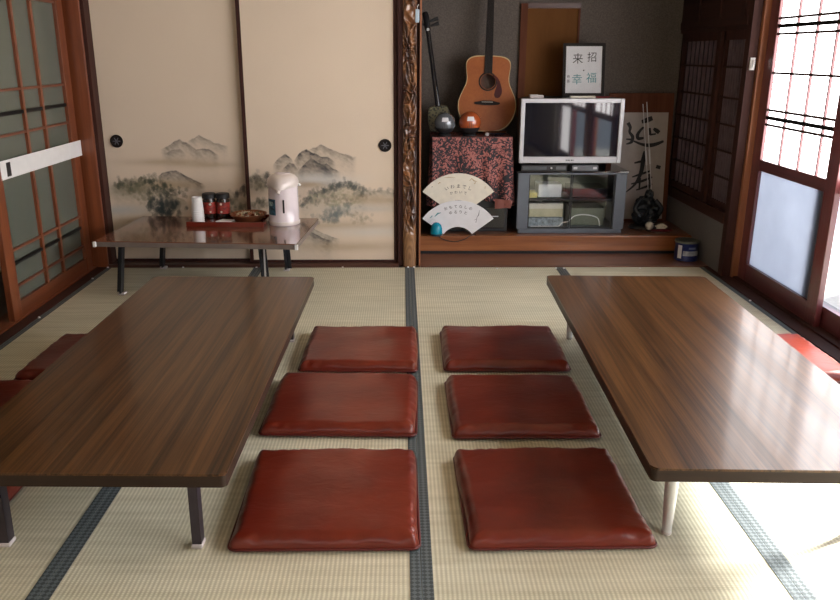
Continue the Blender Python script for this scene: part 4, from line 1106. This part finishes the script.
# framed calligraphy
p = on(585, 92.5, 1, 5.33)
fr = thing('framed_calligraphy', 'dark-framed white calligraphy sheet standing on the television', 'picture frame', (1.178, 5.33, TT), (math.radians(-9), 0, 0))
fw, fh, fb = .135, .335, .018
f = MB(); f.box(-fw, -fw+fb, -.012, .006, .001, fh); f.box(fw-fb, fw, -.012, .006, .001, fh); f.box(-fw+fb, fw-fb, -.012, .006, .001, .001+fb*1.2); f.box(-fw+fb, fw-fb, -.012, .006, fh-fb, fh)
f.build('frame', M['ebony'], fr)
B(-fw+fb, fw-fb, -.004, .004, .0166, fh-fb).build('sheet', M['white'], fr)
def chr_(ch, x, z, s, mt): text_mesh('character', ch, s, M[mt], fr, (x, -.0046, z))
chr_('招', .052, .245, .065, 'ink'); chr_('福', .052, .115, .070, 'tealink'); chr_('来', -.040, .235, .070, 'ink'); chr_('幸', -.042, .105, .070, 'tealink')
for k, c_ in enumerate('寿喜'): chr_(c_, -.098, .125-.028*k, .022, 'greyink')
B(-.004, .004, -.0052, -.0042, .162, .170).build('seal', M['ink'], fr)
tag_gl = B(-fw+fb, fw-fb, -.0095, -.0085, .0166, fh-fb).build('cover_glass', glass('picture_glass', (.97, .97, .97, 1), rough=.005), fr)
MB().poly([(-.02, .002), (.02, .002), (.012, .22), (-.012, .22)], .003, Matrix.Translation((0, .0065, 0))@Matrix.Rotation(math.radians(0), 4, 'X')).build('easel_back', M['black'], fr)

# golden panel on back wall
gp = thing('wall_panel', 'tall golden-brown panel in a dark frame on the alcove back wall', 'panel', (1.0, YB, .82))
pw = .168
B(-pw, pw, -.012, -.0005, 0, .70).build('panel', M['gold'], gp)
B(-pw-.045, -pw-.0005, -.025, -.0005, -.0, .73).build('frame_post', M['boardwood'], gp); B(-pw, pw+.012, -.022, -.0005, .7005, .735).build('frame_head', M['darkrailx'], gp)
B(pw+.0005, pw+.012, -.02, -.0005, 0, .70).build('frame_post', M['boardwood'], gp)
lm = MB()
for (x, z, w, h) in ((-.10, .05, .10, .05), (-.02, .07, .08, .045), (.07, .04, .11, .03)):
    lm.stroke([(x-w/2, z-h*.3), (x-w*.2, z+h*.2), (x+w*.1, z+h*.5), (x+w/2, z)], [.004, h, h*.8, .004], -.0122)
lm.build('painted_hills', plain('faded_brown_ink', (.07, .035, .015, 1), .7), gp)

# calligraphy board
BX0, BX1 = 1.40, 1.838
bdz = PZ; by = 5.44
board = thing('calligraphy_board', 'brown board with white calligraphy paper leaning behind the television', 'board', ((BX0+BX1)/2, by, bdz), (math.radians(-5.5), 0, 0))
bw_ = (BX1-BX0)/2; bh = .865
B(-bw_, bw_, 0, .018, .001, bh, bev=.003).build('board', M['boardwood'], board)
bm_ = Matrix.Rotation(math.radians(-5.5), 4, 'X')
def bl(px, py):                                  # point on the leaning board face
    o = Vector((0, 0, H)); w = Vector(tuple(float(c) for c in RM@_d(px, py)))
    n = bm_.to_3x3()@Vector((0, -1, 0)); p0 = board.location
    t = (Vector(p0)-o).dot(n)/w.dot(n); q = o+w*t-Vector(p0); q = bm_.to_3x3().inverted()@q
    return q.x, q.z
x0, zt_ = bl(617, 112.5); x1, _ = bl(668.5, 113)
B(x0-.02, x1, -.002, -.0003, .02, zt_).build('paper_sheet', M['washi'], board)
sk = MB()
def cs(pts, ws, dx=0, dy=0, sc=1.0):
    P = catmull([(*bl(*p), 0) for p in pts], 5); W_ = np.interp(np.linspace(0, 1, len(P)), np.linspace(0, 1, len(ws)), ws)*.0068
    sk.stroke([(q.x, q.y) for q in P], list(W_), -.0022)
c1 = lambda *l: [(615+x/8.57, 100+y/8.57) for x, y in l]
c2 = lambda *l: [(620+x/7.06, 160+y/7.06) for x, y in l]
cs(c1((228, 188), (275, 172), (320, 155)), [3.2, 5.2, 4.2])
cs(c1((110, 195), (130, 235), (124, 275), (150, 315), (140, 360), (95, 378)), [3.5, 3, 2.4, 3.4, 3, 1])
cs(c1((95, 335), (150, 340)), [1.2, 2.4])
cs(c1((160, 352), (230, 380), (300, 388), (360, 375), (415, 352)), [1.5, 2.6, 4.0, 3.4, 2.0])
cs(c1((245, 232), (215, 262), (192, 300), (200, 330), (245, 325)), [2, 2.5, 3.4, 3.4, 2])
cs(c1((292, 240), (298, 300)), [3.0, 3.4]); cs(c1((300, 298), (350, 290)), [2, 1.5])
cs(c1((330, 245), (355, 262), (378, 280)), [2.4, 4.2, 3.6])
cs(c1((352, 570), (388, 580)), [3.6, 3.4])
cs([(644.5, 151), (643, 160), (641, 172), (635, 184), (626, 192)], [2, 4.5, 4.0, 2.4, 1])
cs(c1((165, 540), (215, 528), (262, 520)), [1.5, 2.4, 1.6])
cs([(632, 177), (641, 174), (650, 171)], [1.2, 2.4, 1.6]); cs([(631, 184), (642, 181), (652, 177)], [1.2, 2.6, 1.6]); cs([(636, 190), (645, 187), (652, 184)], [1.2, 2.4, 1.6])
cs([(649, 174), (650, 184), (647, 192)], [2, 2.6, 1.2]); cs([(640, 178), (639, 190)], [2, 1.6])
sk.build('calligraphy', M['ink'], board)
# two slender white sticks in front of the board
for k, (pa, pb) in enumerate((((643, 104), (648.5, 196)), ((646.8, 102), (651.5, 192)))):
    b0 = on(*pb, 1, 5.335); a0 = on(*pa, 1, 5.43)
    d_ = (a0-b0).normalized(); b1 = b0-d_*((b0.z-PZ-.004)/d_.z)
    s_ = thing('white_stick', 'slender white stick leaning against the calligraphy board, %s one' % ('left' if k == 0 else 'right'), 'stick', b1)
    L = (a0-b1).length
    MB().tube([(0, 0, .0), tuple(a0-b1)], .0026, 8).build('shaft', M['white'], s_, True)
    q0 = (a0-b1)*.50; q1 = (a0-b1)*.62
    MB().bar(q0, q1, .014, .0022).build('feather', M['white'], s_)
# dark ornament, pale ball, shell, red cloth
def lump(name, c, r, mat, parent, seed=0, n=3, sc=(1, 1, 1), amp=.18, fr_=9):
    m = MB(); bmesh.ops.create_icosphere(m.bm, subdivisions=4, radius=1)
    for v in m.bm.verts:
        d_ = noise.fractal(v.co*fr_*.25+Vector((seed, seed*2, 0)), .8, 2, 4)*amp
        v.co = Vector((v.co.x*r*sc[0], v.co.y*r*sc[1], v.co.z*r*sc[2]))*(1+d_)+Vector(c)
    return m.build(name, mat, parent, True)
og = thing('dark_ornament', 'dark lumpy carved ornament before the calligraphy board', 'ornament', (1.625, 5.23, PZ))
MB().lathe([(0, .0005), (.105, .0005), (.11, .006), (.10, .018), (0, .018)], n=32, sy=.75).build('base', M['black'], og, True)
lump('body', (0, .0, .09), .078, M['darkfig'], og, 3, sc=(1.05, .8, 1.0), amp=.35)
lump('shoulders', (-.005, .0, .165), .055, M['darkfig'], og, 6, sc=(1.15, .8, .9), amp=.3)
lump('head', (.008, -.012, .225), .032, M['darkfig'], og, 9, sc=(.9, .9, 1.15), amp=.25)
for s in (-1, 1): MB().tube(catmull([(s*.05, -.02, .19), (s*.085, -.045, .14), (s*.06, -.065, .10)], 6), .016, 10, radii=None).build('arm', M['darkfig'], og, True)
rcx = lump('red_cloth', (0, 0, 0), .05, M['redcloth'], None, 4, sc=(1.5, .55, .13), amp=.2); rcx.location = (1.69, 5.085, PZ+.0085); tag(rcx, 'crumpled dark red cloth at the alcove front edge', 'cloth')
pb_ = thing('pale_globe', 'pale round ball in front of the dark ornament', 'ball', (1.625, 5.128, PZ))
MB().lathe([(0, .0005), (.018, .0005), (.022, .006), (.014, .010), (0, .010)], n=20).build('foot', M['black'], pb_, True)
pr = [(0, .009)]+[(.028*math.cos(-PI/2+PI*k/14), .036+.028*math.sin(-PI/2+PI*k/14)) for k in range(1, 14)]+[(0, .064)]
MB().lathe(pr, n=24).build('globe', plain('pale_cream_glaze', (.55, .50, .42, 1), .2, coat=.6), pb_, True)
ps = thing('pale_shell', 'small pale shell-like piece right of the pale ball', 'shell', (1.715, 5.155, PZ))
lump('shell', (0, 0, .022), .022, M['cream'], ps, 12, sc=(1.3, .8, .9), amp=.4); MB().tube([(-.045, 0, .030), (-.015, 0, .022)], .007, 8, radii=[.003, .009]).build('shell_tip', M['cream'], ps, True)

# blue tin --------------------------------------------------------------
p = on(690.5, 262, 2, .0065)
tin = thing('blue_tin', 'blue round tin with pale label on the alcove floor board by the right wall', 'tin', (p.x-.008, p.y+.07, .0065), math.radians(8))
MB().lathe([(0, .0005), (.070, .0005), (.072, .003), (.072, .006), (.0705, .008), (.0705, .112), (.072, .114), (.072, .118), (0, .118)], n=40).build('can', M['blue'], tin, True)
MB().lathe([(0, .124), (.060, .124), (.066, .126), (.0725, .124), (.0735, .118), (.0735, .112), (.0722, .112)], n=40).build('lid', plain('dull_lid', (.16, .18, .15, 1), .3, .5), tin, True)
wrap(-.75, .75, .036, .066, .0712).build('pale_label_band', plain('pale_label', (.42, .45, .52, 1), .5, var=.3, sc=40), tin, True)
wrap(-1.25, -.86, .018, .100, .0713).build('side_label', M['white'], tin, True)
wrap(-.3, .35, .078, .090, .0712).build('label_mark', plain('light_blue_print', (.15, .2, .35, 1), .5), tin, True)

# ================================================================== LIGHT
w = bpy.data.worlds.new('world'); SC.world = w; w.use_nodes = True
w.node_tree.nodes['Background'].inputs['Color'].default_value = (.75, .85, 1, 1); w.node_tree.nodes['Background'].inputs['Strength'].default_value = 1.9
sl = bpy.data.lights.new('sun', 'SUN'); sl.energy = 34; sl.angle = math.radians(14); sl.color = (1, .965, .92)
so = bpy.data.objects.new('sun', sl); C.objects.link(so); so.location = (5, 4.5, 4)
so.rotation_euler = Vector((-1, -.50, -.60)).to_track_quat('-Z', 'Y').to_euler()
SC.view_settings.view_transform = 'Standard'; SC.view_settings.look = 'None'; SC.view_settings.gamma = 1; SC.view_settings.exposure = 0.80
SC.view_settings.use_curve_mapping = False
SC.cycles.use_denoising = True
SC.cycles.max_bounces = 8; SC.cycles.diffuse_bounces = 5; SC.cycles.sample_clamp_indirect = 6
